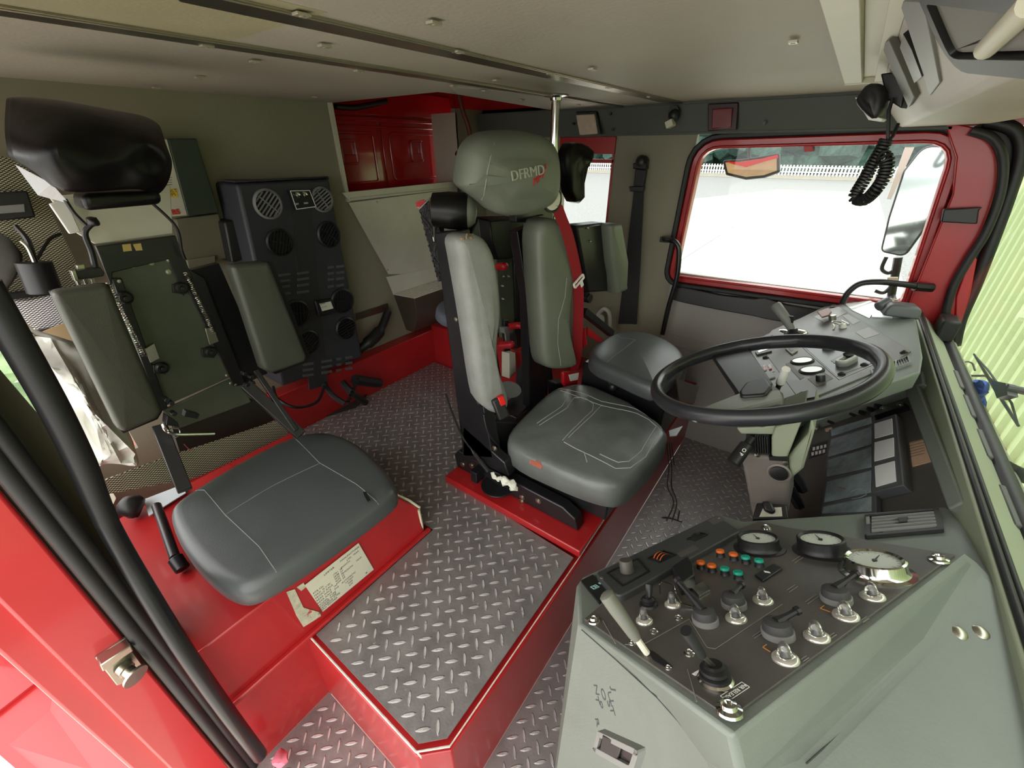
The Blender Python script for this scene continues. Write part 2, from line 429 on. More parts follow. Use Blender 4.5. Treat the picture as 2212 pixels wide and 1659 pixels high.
b.wbox((-1.815, -1.74), (.62, 2.19), (-.02, .21)); b.wbox((-1.75, -1.0), (1.57, 1.66), (-.02, .24))
struct(b.build('trim_1', RED, bevel=.003), 'red painted step edge under the aisle plate')
b = MB(); b.tube([(-.845, .187, -.002), (-.405, .187, -.002), (-.352, .238, -.002)], .0028, 6)
b.tube([(-.352, .238, -.001), (-.352, .83, -.001), (-.352, 1.2, .03)], .0018, 6)
b.wbox((-.425, -.39), (.187, .189), (-.012, -.002))
struct(b.build('trim_2', mat('bare_worn_edge', '#cfc6b8', .6, bump=(70, .8), vary=(40, .3))), 'worn bare edge of the aisle step')
# rear wall with the locker opening
b = MB(); t = V((-.03, 0, 0))
def yz(y0, y1, z0, z1): return [(-1.82, y0, z0), (-1.82, y1, z0), (-1.82, y1, z1), (-1.82, y0, z1)]
for q in ((.16, 1.218, -.05, 1.33), (-.1, .16, .69, 1.33), (-.1, .16, -.05, .2), (1.218, 2.22, -.05, .945), (1.97, 2.22, .945, 1.33)): b.prism(yz(*q), t)
struct(b.build('wall_rear', OLIVE, smooth=0))
# olive side wall with two openings, far door opening cut between panels
b = MB(); t = V((0, .03, 0))
def xz(x0, x1, z0, z1): return [(x0, 2.2, z0), (x1, 2.2, z0), (x1, 2.2, z1), (x0, 2.2, z1)]
for q in ((-1.85, -1.27, -.05, 1.33), (-.985, -.6, -.05, 1.33), (-1.27, -.985, -.05, .62), (-1.27, -.985, 1.14, 1.33)): b.prism(xz(*q), t)
struct(b.build('wall_far', OLIVE, smooth=0))
b = MB(); b.prism(xz(-.6, .5, 1.2, 1.35), (0, .03, 0)); b.prism(xz(-.6, .5, -.42, -.36), (0, .03, 0))
struct(b.build('wall_far', REDO, smooth=0), 'red cab side above and below the far door')
# ceiling and roof skin
b = MB()
b.prism([(x, y, 1.31) for x, y in ((-1.85, -.1), (.02, -.1), (.02, 2.23), (-1.2, 2.23), (-1.2, 1.22), (-1.85, 1.22))], (0, 0, .02))
CE = struct(b.build('ceiling', CEIL, smooth=0))
b = MB(); b.wbox((-2.6, .52), (-.12, 2.3), (1.62, 1.66)); b.wbox((-2.6, -1.86), (.17, 2.3), (-.4, .93)); b.wbox((-2.6, -1.86), (-.12, .17), (-.4, .12)); b.wbox((-2.6, -1.86), (-.12, .17), (.69, .93)); b.wbox((-2.6, -1.86), (-.12, 1.2), (.93, 1.62))
b.wbox((-2.6, .52), (2.24, 2.3), (1.345, 1.64)); b.wbox((.5, .53), (-.12, 2.3), (1.24, 1.64)); b.wbox((-2.6, .52), (-.14, -.1), (1.315, 1.64))
b.wbox((-2.6, -2.56), (-.12, 2.3), (.9, 1.64))
struct(b.build('wall_roof', REDO, smooth=0), 'red outer roof and rear shell of the cab')
# panel bowing over the first strip, aluminium cover strips, studs
b = MB()
b.loft([[(-.93+.0*k, y, 1.3096), (-.81, y, 1.3096-.012*math.sin(PI*min(1, max(0, (y+.3)/.75)))), (-.64, y, 1.3096)] + [(-.64, y, 1.3105), (-.93, y, 1.3105)] for k, y in enumerate([-.09, .05, .2, .35, .45])])
struct(b.build('trim_3', mat('sagging_lining', '#9c9678', .6, bump=(120, .3), vary=(3, .1)), smooth=60), 'sagging olive lining panel between ceiling strips')
for i, (x0, x1, y1) in enumerate(((-.985, -.93, 2.14), (-.725, -.665, 2.13))):
    b = MB(); b.wbox((x0, x1), (-.09, y1), (1.3055, 1.3115)); b.wbox((x1-.004, x1), (-.09, y1), (1.303, 1.306))
    struct(b.build('trim_4', STRIPM, bevel=.001), ('rear' if i == 0 else 'front')+' aluminium cover strip across the ceiling')
b = MB(); b.prism([U(x, y, z=1.3085) for x, y in ((972, 187), (1190, 208), (1385, 228), (1378, 236), (1250, 238), (1185, 237), (988, 204))], (0, 0, .003)); struct(b.build('trim_5', mat('bright_aluminium', '#cfcbc0', .4, .4), bevel=.0008), 'aluminium edge strip at the roof locker')
st = None
for i, (px, py) in enumerate(((650, 25), (445, 95), (937, 44), (700, 95), (550, 130), (430, 165), (775, 150), (980, 183), (1048, 194), (1127, 214), (990, 108), (1190, 156), (1315, 187), (1073, 171), (1280, 146), (1403, 207), (337, 187), (677, 207), (1715, 86), (1250, 225))):
    p = U(px, py, z=1.308)
    if st is None:
        m = MB(); fr = Fr((0, 0, 0), (0, 1, 0), (0, 0, -1)); m.box(fr, (-.010, .010), (-.007, .007), (0, .0035)); m.lathe(fr, [(.004, .0035), (.004, .0042), (.002, .0045)], 8)
        st = m.build('stud', mat('ceiling_stud', '#b5b09c', .4, .5), bevel=.001); o = st
    else: o = st.copy(); COL.objects.link(o)
    o.parent = CE; o.location = (p.x, p.y, 1.3065)
# channel strip at the front of the ceiling
b = MB(); b.wbox((-.088, -.05), (-.09, 1.66), (1.292, 1.311)); b.wbox((-.024, -.004), (-.09, 1.66), (1.292, 1.311)); b.wbox((-.05, -.024), (-.09, 1.66), (1.303, 1.311))
b.wbox((-.088, -.004), (1.64, 1.66), (1.29, 1.31))
struct(b.build('trim_6', CREAM, bevel=.0015), 'pale channel strip along the windscreen edge of the ceiling')
# roof locker recess behind the opening
b = MB(); b.wbox((-2.06, -2.03), (1.15, 2.25), (.9, 1.64)); b.wbox((-2.05, -1.83), (1.2, 1.216), (.93, 1.62)); b.wbox((-2.05, -1.15), (2.2, 2.235), (1.3, 1.62))
b.wbox((-1.84, -1.19), (1.2, 1.219), (1.333, 1.62)); b.wbox((-1.2, -1.18), (1.2, 2.23), (1.333, 1.62)); b.wbox((-2.05, -1.84), (1.2, 2.2), (.92, .945))
LK = struct(b.build('wall_locker', RED, smooth=0), 'red painted roof locker recess')
FL = Fr((-2.028, 0, 0), (0, 1, 0), (1, 0, 0))
t = thing('locker_back_panel', 'glossy red pressed steel panel with two recessed handles in the rear opening', 'panel', (-2.03, 1.6, .95))
m = MB(); m.box(FL, (1.24, 1.6), (.952, 1.27), (0, .006)); m.box(FL, (1.62, 2.08), (.952, 1.27), (0, .006)); m.box(FL, (1.24, 2.15), (1.29, 1.4), (0, .006))
m.each('door_sheet', REDG, t, bevel=.004)
m = MB()
for a, c, d, e in ((1.27, 1.57, .985, 1.22), (1.66, 2.02, .985, 1.22)):
    o = rrect(a, c, d, e, .025); m.ring(FL, o, inset(o, .014), .006, .013)
m.box(FL, (1.24, 2.14), (1.235, 1.245), (.004, .014)); m.box(FL, (1.24, 2.14), (1.262, 1.28), (.004, .02))
m.build('pressed_rib', REDG, t, bevel=.004)
for a, c in ((1.36, 1.45), (1.80, 1.885)):
    m = MB(); o = rrect(a, c, 1.075, 1.185, .015); m.ring(FL, o, inset(o, .012), .006, .022); m.box(FL, (a+.008, c-.008), (1.082, 1.12), (.004, .018)); m.build('recessed_handle', REDG, t, bevel=.003)
t = thing('aluminium_kick_panel', 'plain brushed aluminium panel with slanted edge below the red opening', 'panel', (-1.8, 1.6, .5))
FA = Fr((-1.815, 0, 0), (0, 1, 0), (1, 0, 0))
m = MB(); m.rect(FA, ((752, 438), (1010, 404), (1010, 590), (838, 592)), 0, .004); m.build('sheet', ALU, t, bevel=.001)
m = MB(); m.rect(FA, ((735, 416), (1010, 388), (1010, 404), (752, 434)), 0, .012); m.box(FA, (1.22, 2.0), (.948, .952), (-.01, .02)); m.build('edge_angle', ALU, t, bevel=.001)
m = MB()
for px in ((815, 436), (838, 583), (748, 425), (855, 415), (930, 408)): bolt(m, FA.at(*px, .005), .005)
m.each('bolt', STEEL, t)
t = thing('tread_step_box', 'small folding aluminium step with tread plate top under the aluminium panel', 'step', (-1.75, 1.5, .4))
m = MB(); m.rect(FA, ((832, 598), (1000, 566), (1000, 604), (848, 636)), .004, .009)
s0 = U(848, 636, x=-1.81); s1 = U(878, 662, x=-1.70)
zt = s0.z; m.each('back_flange', ALU, t, bevel=.001)
y0 = s0.y; m = MB(); m.prism([(-1.802, y0, zt), (-1.66, y0+.02, zt), (-1.66, 1.95, zt), (-1.802, 1.95, zt)], (0, 0, .004))
for i in range(4):
    for j in range(11):
        c = V((-1.785+.032*i, y0+.06+.045*j+(.022 if i % 2 else 0), zt+.005)); m.ball(c, .008, (.45, 1.2, .35), 8)
m.build('tread_top', ALU, t)
m = MB(); m.prism([(-1.66, y0+.02, zt), (-1.66, y0+.02, zt-.12), (-1.74, y0+.05, zt-.22), (-1.802, y0+.05, zt-.22), (-1.802, y0, zt)], (0, .5, 0)); m.build('box_front', mat('brown_painted_steel', '#4a4039', .4), t, bevel=.002)
# strip and small bits on the rear wall
b = MB(); b.rect(FB, ((768, 676), (836, 655), (838, 670), (770, 691)), 0, .006); struct(b.build('trim_7', ALUD, bevel=.001), 'short aluminium strip low on the rear wall')
b = MB(); b.wbox((-1.822, -1.808), (1.205, 1.222), (.935, 1.31)); struct(b.build('trim_8', CREAM), 'pale edge strip of the rear opening')
b = MB(); b.wbox((-2.0, -1.82), (1.965, 1.98), (.95, 1.31)); struct(b.build('wall_locker', CREAM, smooth=0), 'pale pillar beside the rear opening')
b = MB(); b.tube(curve_pts([U(990, 200, x=-1.78), U(1000, 240, x=-1.76), U(1012, 275, x=-1.74), U(1018, 310, x=-1.74), U(1016, 340, x=-1.74)]), .012); tag(b.build('hose', BROWN), 'dark brown hose running down the corner of the rear opening', 'hose')
b = MB(); b.tube(curve_pts([U(724, 230, x=-1.9), U(770, 232, x=-1.9), U(835, 218, x=-1.9)]), .012, 10); tag(b.build('grab_bar', BLKP), 'black bar handle at the top of the red opening', 'handle')
b = MB(); b.lathe(Fr(U(1000, 390, x=-1.755), (0, 1, 0), (0, 0, 1)), [(.03, -.1), (.034, -.08), (.034, .08), (.02, .1)], 16); b.tube(curve_pts([U(985, 330, x=-1.76), U(1003, 345, x=-1.74), U(1000, 380, x=-1.76)]), .012)
tag(b.build('black_canister', BLKP), 'black canister with hose clipped beside the rear opening', 'canister')
# valance along the far side
b = MB(); FV = Fr((0, 2.13, 0), (1, 0, 0), (0, -1, 0))
b.prism([(-1.80, 2.13, 1.3095), (.1, 2.13, 1.3095), (.1, 2.2, 1.3095), (-1.80, 2.2, 1.3095)], (0, 0, -.02))
b.prism([(-1.80, 2.125, 1.3), (.22, 2.125, 1.3), (.22, 2.155, 1.195), (-1.80, 2.155, 1.195)], (0, .03, 0)); b.wbox((-1.8, .22), (2.15, 2.2), (1.192, 1.2))
struct(b.build('trim_9', VAL, smooth=0), 'grey valance above the far door')
# far door: frame rings and window
G = fillet([FY.uv(1462, 592), FY.uv(1520, 322), FY.uv(2058, 308), FY.uv(1945, 652)], [.02, .075, .085, .02])
def grow(P, d): return inset(P, -d)
b = MB(); b.ring(FY, grow(G, .035), G, -.03, .02); b.ring(FY, grow(G, .012), grow(G, .0), .015, .03)
D1 = struct(b.build('door_1', RED, bevel=.005), 'red far door frame')
b = MB(); b.ring(FY, grow(G, .058), grow(G, .035), -.03, .032); b.build('door_seal', RUB, D1, bevel=.006)
b = MB(); b.ring(FY, [FY.uv(x, y) for x, y in ((1405, 760), (1492, 290), (2120, 255), (1990, 700))], [FY.uv(x, y) for x, y in ((1412, 740), (1505, 303), (2110, 262), (1985, 690))], -.03, .0)
b = MB(); b.box(FY, (-.60, .36), (-.352, .592), (-.03, .005)); b.build('door_card', DOORG, D1, bevel=.006)
m = MB(); m.rect(FY, ((1452, 596), (1935, 652), (1940, 672), (1450, 612)), .004, .012); m.build('sill_strip', mat('sill_strip_grey', '#9a9892', .45), D1, bevel=.003)
m = MB()
for a in (1490, 1575, 1700): m.rect(FY, ((a, 603+(a-1490)*.128), (a+52, 610+(a-1490)*.128), (a+50, 613+(a-1490)*.128), (a+4, 607+(a-1490)*.128)), .012, .016)
m.tube([FY.p(*FY.uv(1470, 588), .02), FY.p(*FY.uv(1940, 646), .02)], .003); m.build('window_channel', STEEL, D1)
m = MB(); m.loft([[FY.p(*FY.uv(x, y), h) for x, y, h in ((x0, ya, .01), (x0, ya-2, .045), (x0, yb, .05), (x0, yb+2, .01))] for x0, ya, yb in ((1458, 618, 642), (1480, 618, 648), (1560, 634, 664), (1630, 642, 676), (1655, 640, 682), (1700, 655, 690), (1780, 668, 702))]); m.build('pull_handle', BLKP, D1, bevel=.004)
m = MB()
for k in range(2): m.ring(FY, [(u*(1+.0*k), v) for u, v in [(FY.uv(1635, 790)[0]+.14*math.cos(PI*i/16), FY.uv(1635, 790)[1]+.14*math.sin(PI*i/16)) for i in range(33)]], [(FY.uv(1635, 790)[0]+.132*math.cos(PI*i/16), FY.uv(1635, 790)[1]+.132*math.sin(PI*i/16)) for i in range(33)], .004, .008)
m.box(FY, (-.56, .3), (.25, .262), (.004, .009)); m.box(FY, (-.56, .3), (.20, .206), (.004, .009)); m.build('speaker_rib', DOORG, D1, bevel=.002)
b = MB(); b.prism([FY.p(u, v, -.012) for u, v in grow(G, .01)], (0, .004, 0)); struct(b.build('window_1', GLASS, smooth=0), 'far door window')
b = MB(); b.prism([(-1.28, 2.214, .61), (-.98, 2.214, .61), (-.98, 2.214, 1.15), (-1.28, 2.214, 1.15)], (0, .004, 0)); struct(b.build('window_2', GLASS, smooth=0), 'small rear side window')
b = MB(); b.box(FY, (-1.29, -.978), (1.115, 1.19), (-.02, .012)); b.box(FY, (-1.29, -.978), (1.075, 1.092), (-.02, .004)); b.box(FY, (-.992, -.980), (.62, 1.12), (0, .004)); struct(b.build('trim_10', RED, bevel=.003), 'red head trim of the small side window')
# A-pillar by the windscreen
FP = Fr((0, 2.15, 0), (1, 0, 0), (0, -1, 0))
b = MB(); b.rect(FP, ((2040, 262), (2100, 274), (2135, 298), (2154, 335), (2156, 400), (2126, 490), (2090, 560), (2068, 640), (2060, 720), (1950, 712), (1966, 650), (2058, 420), (2066, 340)), -.08, .0)
b.rect(FP, ((2110, 560), (2095, 640), (2075, 700), (2062, 720), (2064, 640), (2098, 545)), -.08, .006)
struct(b.build('wall_pillar', RED, bevel=.004), 'red far windscreen pillar')
b = MB(); b.tube(curve_pts([FP.px(x, y, .02) for x, y in ((2098, 282), (2145, 300), (2166, 345), (2160, 420), (2128, 505), (2090, 565), (2057, 625), (2040, 690), (2036, 720))]), .0135, 10)
b.tube(curve_pts([FP.px(x, y, -.02) for x, y in ((2130, 262), (2190, 280), (2206, 330), (2180, 420), (2140, 530), (2105, 620), (2075, 690), (2062, 745))]), .019, 10)
b.rect(FP, ((2096, 280), (2130, 265), (2180, 275), (2206, 330), (2182, 420), (2140, 530), (2105, 620), (2075, 690), (2062, 745), (2040, 720), (2057, 630), (2092, 565), (2130, 505), (2162, 400), (2160, 330), (2140, 298)), -.07, -.03)
struct(b.build('trim_11', RUB, smooth=60), 'black rubber seal along the far windscreen pillar')
b = MB(); b.rect(FP, ((2036, 450), (2120, 446), (2112, 452), (2108, 482), (2030, 478)), .005, .028); tag(b.build('pillar_clip', BLKP, bevel=.006), 'black plastic clip pad across the red pillar by the windscreen', 'clip')
# windscreen, its base ledge
b = MB(); b.prism([(.455, -.05, .49), (.455, 2.17, .49), (.455, 2.17, 1.22), (.455, -.05, 1.22)], (.004, 0, 0)); struct(b.build('window_3', GLASS, smooth=0), 'windscreen')
b = MB(); b.loft([[(.337, y, .606), (.352, y, .604), (.44, y, .53), (.50, y, .50), (.50, y, .3), (.337, y, .3)] for y in (-.12, .5, 1.2, 1.95, 2.14)])
struct(b.build('trim_12', DASHG, bevel=.004), 'grey ledge tinted green as wall bounce at the foot of the windscreen')
b = MB(); b.tube([(.347, y, .607) for y in (-.1, .5, 1.2, 1.96, 2.1)], .0055, 8); b.tube([(.360, y, .601) for y in (-.1, .5, 1.2, 1.96, 2.1)], .005, 8)
b.tube([(.455, y, .516) for y in (-.12, 1.0, 2.15)], .022, 10)
struct(b.build('trim_13', RUB, smooth=60), 'black rubber beads along the windscreen foot')
b = MB()
for y in (.55, .78, .98, 1.22, 1.42, 1.6): b.wbox((.428, .440), (y, y+.13), (.528, .541))
struct(b.build('trim_14', mat('demister_slot', '#4a4c48', .5), bevel=.003), 'dark demister slots in front of the windscreen ledge')
b = MB(); b.wbox((.345, .37), (-.07, 2.2), (ZL-.01, .52)); struct(b.build('wall_front', VAL, smooth=0), 'grey bulkhead under the dashboard')
# overhead console above the windscreen
n1 = V((-.105, 0, -.105)).normalized(); S1 = Fr((.0325, 0, 1.2575), (0, 1, 0), n1)
OV = thing('overhead_console', 'pale grey overhead console along the windscreen header', 'console', (.2, 1.05, 1.25))
b = MB(); b.prism([(-.02, -.09, 1.309), (.085, -.09, 1.2), (.30, -.09, 1.205), (.45, -.09, 1.235), (.45, -.09, 1.309)], (0, 2.215, 0)); b.build('shell', mat('overhead_shell', '#b3ada1', .5, bump=(160, .3), vary=(6, .08)), OV, bevel=.008, seg=3)
b = MB(); o = fillet([S1.uv(x, y) for x, y in ((2020, -40), (2085, 120), (2330, 118), (2400, -40))], [.02, .04, .04, .02]); b.ring(S1, grow(o, .008), inset(o, .010), -.002, .012); b.build('recess_rim', RUB, OV, bevel=.003)
b = MB(); b.prism([S1.p(u, v, .006) for u, v in inset(o, .012)], S1.n*.001); b.build('recess_floor', mat('recess_lining', '#77746c', .6), OV)
b = MB(); b.tube([S1.px(2132, 104, .012), S1.px(2235, 2, .012)], .0075, 14); b.build('recess_strap', CREAM, OV)
b = MB(); b.rect(S1, ((1955, -10), (2010, -10), (2042, 170), (2018, 200), (1998, 130)), .001, .006); b.build('switch_plate', GREYP, OV, bevel=.001)
b = MB(); b.rect(S1, ((1967, 60), (1985, 95), (2006, 155), (1988, 170), (1958, 92)), .002, .008); b.build('switch_hole', BLK, OV)
b = MB(); b.rect(S1, ((1921, 82), (1940, 68), (1993, 198), (1977, 222)), .001, .012); b.build('visor_flap', mat('flap_grey', '#5d5b55', .5), OV, bevel=.002)
# near door aperture: rear post, seals
XJ = -.9
b = MB(); b.wbox((-1.0, XJ), (-.20, -.082), (-.5, 1.33)); b.wbox((-1.0, XJ+.012), (-.16, -.082), (-.5, 1.33)); b.wbox((-1.82, XJ-.02), (-.20, -.1), (-.5, .3)); b.wbox((-1.82, XJ-.02), (-.20, -.1), (1.2, 1.33))  # gap between the two side walls: unseen opening added to let daylight in
struct(b.build('door_2', REDO, bevel=.006), 'red rear post of the near door opening')
b = MB(); 
for px, py, r in ((256, 1322, .013), (291, 1318, .012)):
    p = U(px, py, x=-.872); b.tube([(p.x, p.y, z) for z in (-.5, .4, 1.2)], r, 12)
struct(b.build('trim_15', RUB, smooth=60), 'black rubber door seals on the red rear post')
p = U(330, 1330, x=-.9); b = MB(); b.wbox((-1.0, -.9), (-.085, p.y-.005), (-.4, .9)); struct(b.build('wall_near', VAL, smooth=0), 'dark inner lining of the near door post')
b = MB(); b.prism([U(x, y, x=-.93) for x, y in ((-30, 765), (90, 905), (160, 1015), (250, 1140), (480, 1500), (470, 1520), (-30, 890))], (-.02, 0, 0)); struct(b.build('wall_near', mat('brown_grey_lining', '#4f4a40', .6), smooth=0), 'brown grey lining strip behind the door seals')
b = MB(); b.wbox((-.86, .5), (-.16, -.06), (-.5, ZL-.005)); struct(b.build('door_3', REDO, bevel=.004), 'red sill of the near door opening')
# bodywork seen past the post, ground, wall in front, verge
b = MB()
q = [U(0, 1535, z=-.62), U(118, 1440, z=-.62)]
b.prism([U(-60, 1580, z=-.62), U(125, 1436, z=-.62), U(330, 1700, z=-.75), U(80, 1700, z=-.75)], (0, 0, -.03))
b.prism([U(-60, 1240, z=-.3), U(70, 1340, z=-.3), U(125, 1436, z=-.6), U(-60, 1580, z=-.6)], (-.02, 0, -.03))
struct(b.build('wall_body', REDO, smooth=0), 'red bodywork outside below the near door')
b = MB(); b.tube([U(-30, 1392, z=-.38), U(20, 1388, z=-.36), U(52, 1372, z=-.34)], .03, 8); tag(b.build('body_handle', BLKP), 'dark handle on the outside red bodywork at left edge', 'handle')
b = MB(); b.prism([(-90, -60, -1.56), (90, -60, -1.56), (90, 90, -1.56), (-90, 90, -1.56)], (0, 0, .05)); struct(b.build('floor_ground', TARM, smooth=0), 'grey tarmac ground outside')
b = MB(); b.prism([(-7.4, -40, -1.509), (-6.9, 27, -1.509), (-3.8, 36, -1.509), (1.6, 37, -1.509), (1.6, -40, -1.509)], (0, 0, .004)); struct(b.build('floor_apron', CONC, smooth=0), 'pale concrete apron outside')
b = MB()
for x0, x1, y0, y1 in ((-3.05, -3.0, 2.5, 36), (-7, 1.6, 9.0, 9.04), (-7, 1.6, 18, 18.05)): b.prism([(x0, y0, -1.5045), (x1, y0, -1.5045), (x1, y1, -1.5045), (x0, y1, -1.5045)], (0, 0, .001))
struct(b.build('trim_16', TARM, smooth=0), 'dark joints in the concrete apron')
b = MB(); b.prism([(-60, 48, -1.5), (60, 48, -1.5), (60, 53, -1.45), (-60, 53, -1.45)], (0, 0, .01)); struct(b.build('floor_verge', GRASSY, smooth=0), 'dry verge beyond the apron')
t = thing('picket_fence', 'low white picket fence at the far edge of the tarmac', 'fence', (0, 53, -1.45))
m = MB()
for i in list(range(46))+list(range(146, 150)): m.wbox((-27+i*.28, -26.86+i*.28), (53, 53.03), (-1.45, -.55))
o = m.build('picket', WHITE, t, smooth=0); o['kind'] = 'stuff'
m = MB(); m.wbox((-27+46*.28, -26.86+46*.28), (53, 53.03), (-1.45, -.55)); pk = m.build('picket', WHITE, t, smooth=0)
for i in range(1, 100):
    c = pk.copy(); COL.objects.link(c); c.parent = t; c.matrix_parent_inverse = pk.matrix_parent_inverse.copy(); c.location = (i*.28, 0, 0)
m = MB(); m.wbox((-27, 15), (53.04, 53.07), (-1.2, -1.1)); m.wbox((-27, 15), (53.04, 53.07), (-.8, -.7)); m.build('rail', WHITE, t, smooth=0)
m = MB(); random.seed(3)
for i in range(420):
    x = random.uniform(-45, 22); z = random.uniform(-1, 9); r = random.uniform(.9, 2.2); m.ball((x, 57+random.uniform(0, 3), z), r, (1, .7, .8), 7)
m.wbox((-60, 30), (61, 62), (-1.45, 10)); m.jitter(.9, .5); tag(m.build('hedge', HEDGE, smooth=0), 'tall dark green hedge of trees behind the white fence', 'hedge', kind='stuff')
# cladding wall in front of the windscreen
b = MB(); XW = 1.6; pts = []; y = -1.0
prof = []
while y < 11:
    prof += [(y, 0), (y+.09, 0), (y+.12, .035), (y+.19, .035)]; y += .22
a = [(XW - d, y) for y, d in prof]
b.loft([[(x, y, z) for x, y in a] + [(XW+.1, 11, z), (XW+.1, -1, z)] for z in (-.93, 2.1)])
struct(b.build('wall_cladding', CLAD, smooth=0), 'pale green corrugated building wall outside the windscreen')
b = MB(); b.wbox((XW-.06, XW+.2), (-1, 11), (-1.51, -.93)); struct(b.build('wall_plinth', BRICK, smooth=0), 'brick red base of the green building wall')
# ---------------------------------------------------------------- seats
def uvs(fr, *pp): return [fr.uv(x, y) for x, y in pp]
# rear crew seat by the near door
t = thing('seat_plinth', 'red painted steel base box under the rear crew seat, with chipped corner', 'seat base', (-1.15, .3, 0))
m = MB()
m.loft([[(-.828, -.04, z0), (-.828, .612, z0), (-1.45, .612, z0), (-1.45, -.04, z0)] for z0 in (.002,)] + [[(-.835, -.04, .12), (-.835, .608, .12), (-1.45, .608, .12), (-1.45, -.04, .12)], [(-.840, -.04, .205), (-.840, .55, .205), (-1.45, .55, .205), (-1.45, -.04, .205)]])
m.wbox((-.83, -.814), (-.035, .632), (.001, .014)); m.build('box', RED, t, bevel=.004)
m = MB(); m.tube([(-.834, .612, .118), (-.846, .588, .165), (-.86, .556, .203)], .004, 6); m.tube([(-.835, .611, .01), (-.836, .611, .03), (-.833, .609, .11)], .005, 6); m.jitter(60, .004); m.build('bare_edge', mat('filler_chips', '#d8d2b4', .8), t)
FPL = Fr((-.8312, 0, .06), (0, 1, 0), (1, 0, .0593))
t = thing('rating_plate', 'cream metal data plate with printed columns riveted to the red seat base', 'label plate', FPL.px(733, 1245))
q = [(657, 1263), (773, 1172), (806, 1229), (696, 1320)]
m = MB(); m.rect(FPL, q, .002, .0035); m.build('plate', CREAM, t)
u0, v0 = FPL.uv(*q[0]); u1, v1 = FPL.uv(*q[1]); u2, v2 = FPL.uv(*q[3])
ux = FPL.u*(u1-u0)+FPL.v*(v1-v0); vx = FPL.u*(u2-u0)+FPL.v*(v2-v0); lw, lh = ux.length, vx.length
FR_ = Fr(FPL.p(u0, v0, .0036), ux, FPL.n); fl = 1 if FR_.v.dot(vx) > 0 else -1
def pt(a, c): return FR_.sh(a*lw, fl*c*lh)
m = MB()
for c, l in ((.36, 'PTR No.'), (.44, 'MAX. G.V.W'), (.52, 'FRONT AXLE'), (.60, 'REAR AXLE   1st'), (.68, 'REAR AXLE   2nd'), (.76, 'MODEL  TYPE'), (.82, 'ENGINE TYPE'), (.88, 'GEARBOX TYPE'), (.94, 'MAX POWER')): m.text(l, pt(.06, c), .0088, .0002, 'LEFT')
m.text('LIMITER', pt(.4, .12), .009, .0002); m.text('MANUFACTURER', pt(.8, .1), .008, .0002); m.text('LTD.  YEAR', pt(.84, .2), .008, .0002); m.text('MONTH', pt(.68, .28), .008, .0002)
m.text('YEAR', pt(.92, .42), .008, .0002); m.text('MONTH', pt(.7, .45), .008, .0002)
for k in range(5): m.text('%d  %d' % (1761+k*937, 28-k), pt(.52, .3+.07*k), .008, .0002)
for k, l in enumerate(('AUTOMATIC', 'LATEST', 'SIZE', 'kW')): m.text(l, pt(.66, .68+.075*k), .008, .0002)
m.build('print', INK, t)
m = MB()
for a, c in ((.03, .95), (.97, .95)): bolt(m, pt(a, c), .002, .0015)
m.each('rivet', STEEL, t)
m = MB()
for pp in (((618, 1278), (636, 1272), (655, 1312), (690, 1322), (693, 1330), (655, 1354), (640, 1330)), ((640, 1268), (655, 1258), (660, 1268), (650, 1276))): m.rect(FPL, pp, .0008, .0016)
tag(m.build('torn_label', mat('torn_label_paper', '#b6b29a', .8, bump=(60, .6), vary=(40, .3), wear=('#a53a36', 18, .62))), 'torn remains of a grey label on the red seat base beside the data plate', 'label')
# the seat itself
RS = thing('crew_seat', 'dark grey crew seat on a red base with black hooded headrest by near door', 'seat', (-1.05, .3, .2), 'crew seats')
FS = Fr((-1.0, .3, .258), (1, 0, 0), (.03, 0, 1))
OUT = [FS.uv(x, y, .073) for x, y in ((640, 932), (715, 926), (780, 955), (835, 1010), (858, 1045), (850, 1070), (695, 1182), (555, 1270), (500, 1278), (438, 1236), (384, 1172), (360, 1112), (368, 1085), (420, 1050), (520, 990))]
OUT = chaikin(OUT, 2)
cm = pillow(FS, OUT, .075, .032, .012); bv = cm.bvh()
cm.build('seat_cushion', SEATD, RS, smooth=60)
m = MB()
for pp in (((365, 1048), (440, 1055), (487, 1112), (560, 1180), (610, 1250), (622, 1275)), ((632, 938), (690, 1000), (770, 1045), (822, 1085), (828, 1105)), ((487, 1112), (590, 1052), (690, 1002))):
    m.drape(bv, FS, uvs(Fr(FS.p(0, 0, .082), FS.u, FS.n), *pp), .0014, -.0002)
m.build('seam', mat('seam_thread', '#6e7370', .6), RS)
m = MB(); m.rect(Fr(FS.p(0, 0, .0868), FS.u, FS.n), ((784, 1064), (791, 1062), (797, 1074), (801, 1082), (794, 1084), (788, 1073)), -.002, .001); m.build('tear', BLK, RS)
m = MB(); m.tube([U(338, 1092, z=.25), U(352, 1130, z=.25), U(378, 1205, z=.24)], .012, 12); m.tube([U(378, 1205, z=.24), U(395, 1230, z=.22)], .017, 12); m.wbox((-1.2, -.9), (.12, .5), (.205, .25)); m.build('hinge_tube', BLK, RS, bevel=.002)
FK = Fr((-1.40, .31, .7), (0, 1, 0), (1, 0, .03))
m = MB(); m.rect(FK, ((352, 880), (505, 812), (378, 508), (205, 530)), -.012, 0); m.rect(FK, ((352, 888), (380, 930), (545, 870), (515, 812)), -.014, -.004); m.build('back_plate', GREENP, RS, bevel=.003)
m = MB(); m.rect(FK, ((376, 925), (548, 864), (612, 905), (400, 1000)), -.03, -.02); m.build('lower_plate', mat('dark_plate_paint', '#23241f', .5), RS)
m = MB(); m.rect(FK, ((205, 532), (377, 508), (415, 600), (395, 640), (362, 560), (242, 588), (240, 620)), .001, .006); m.build('upper_bracket', BLK, RS, bevel=.002)
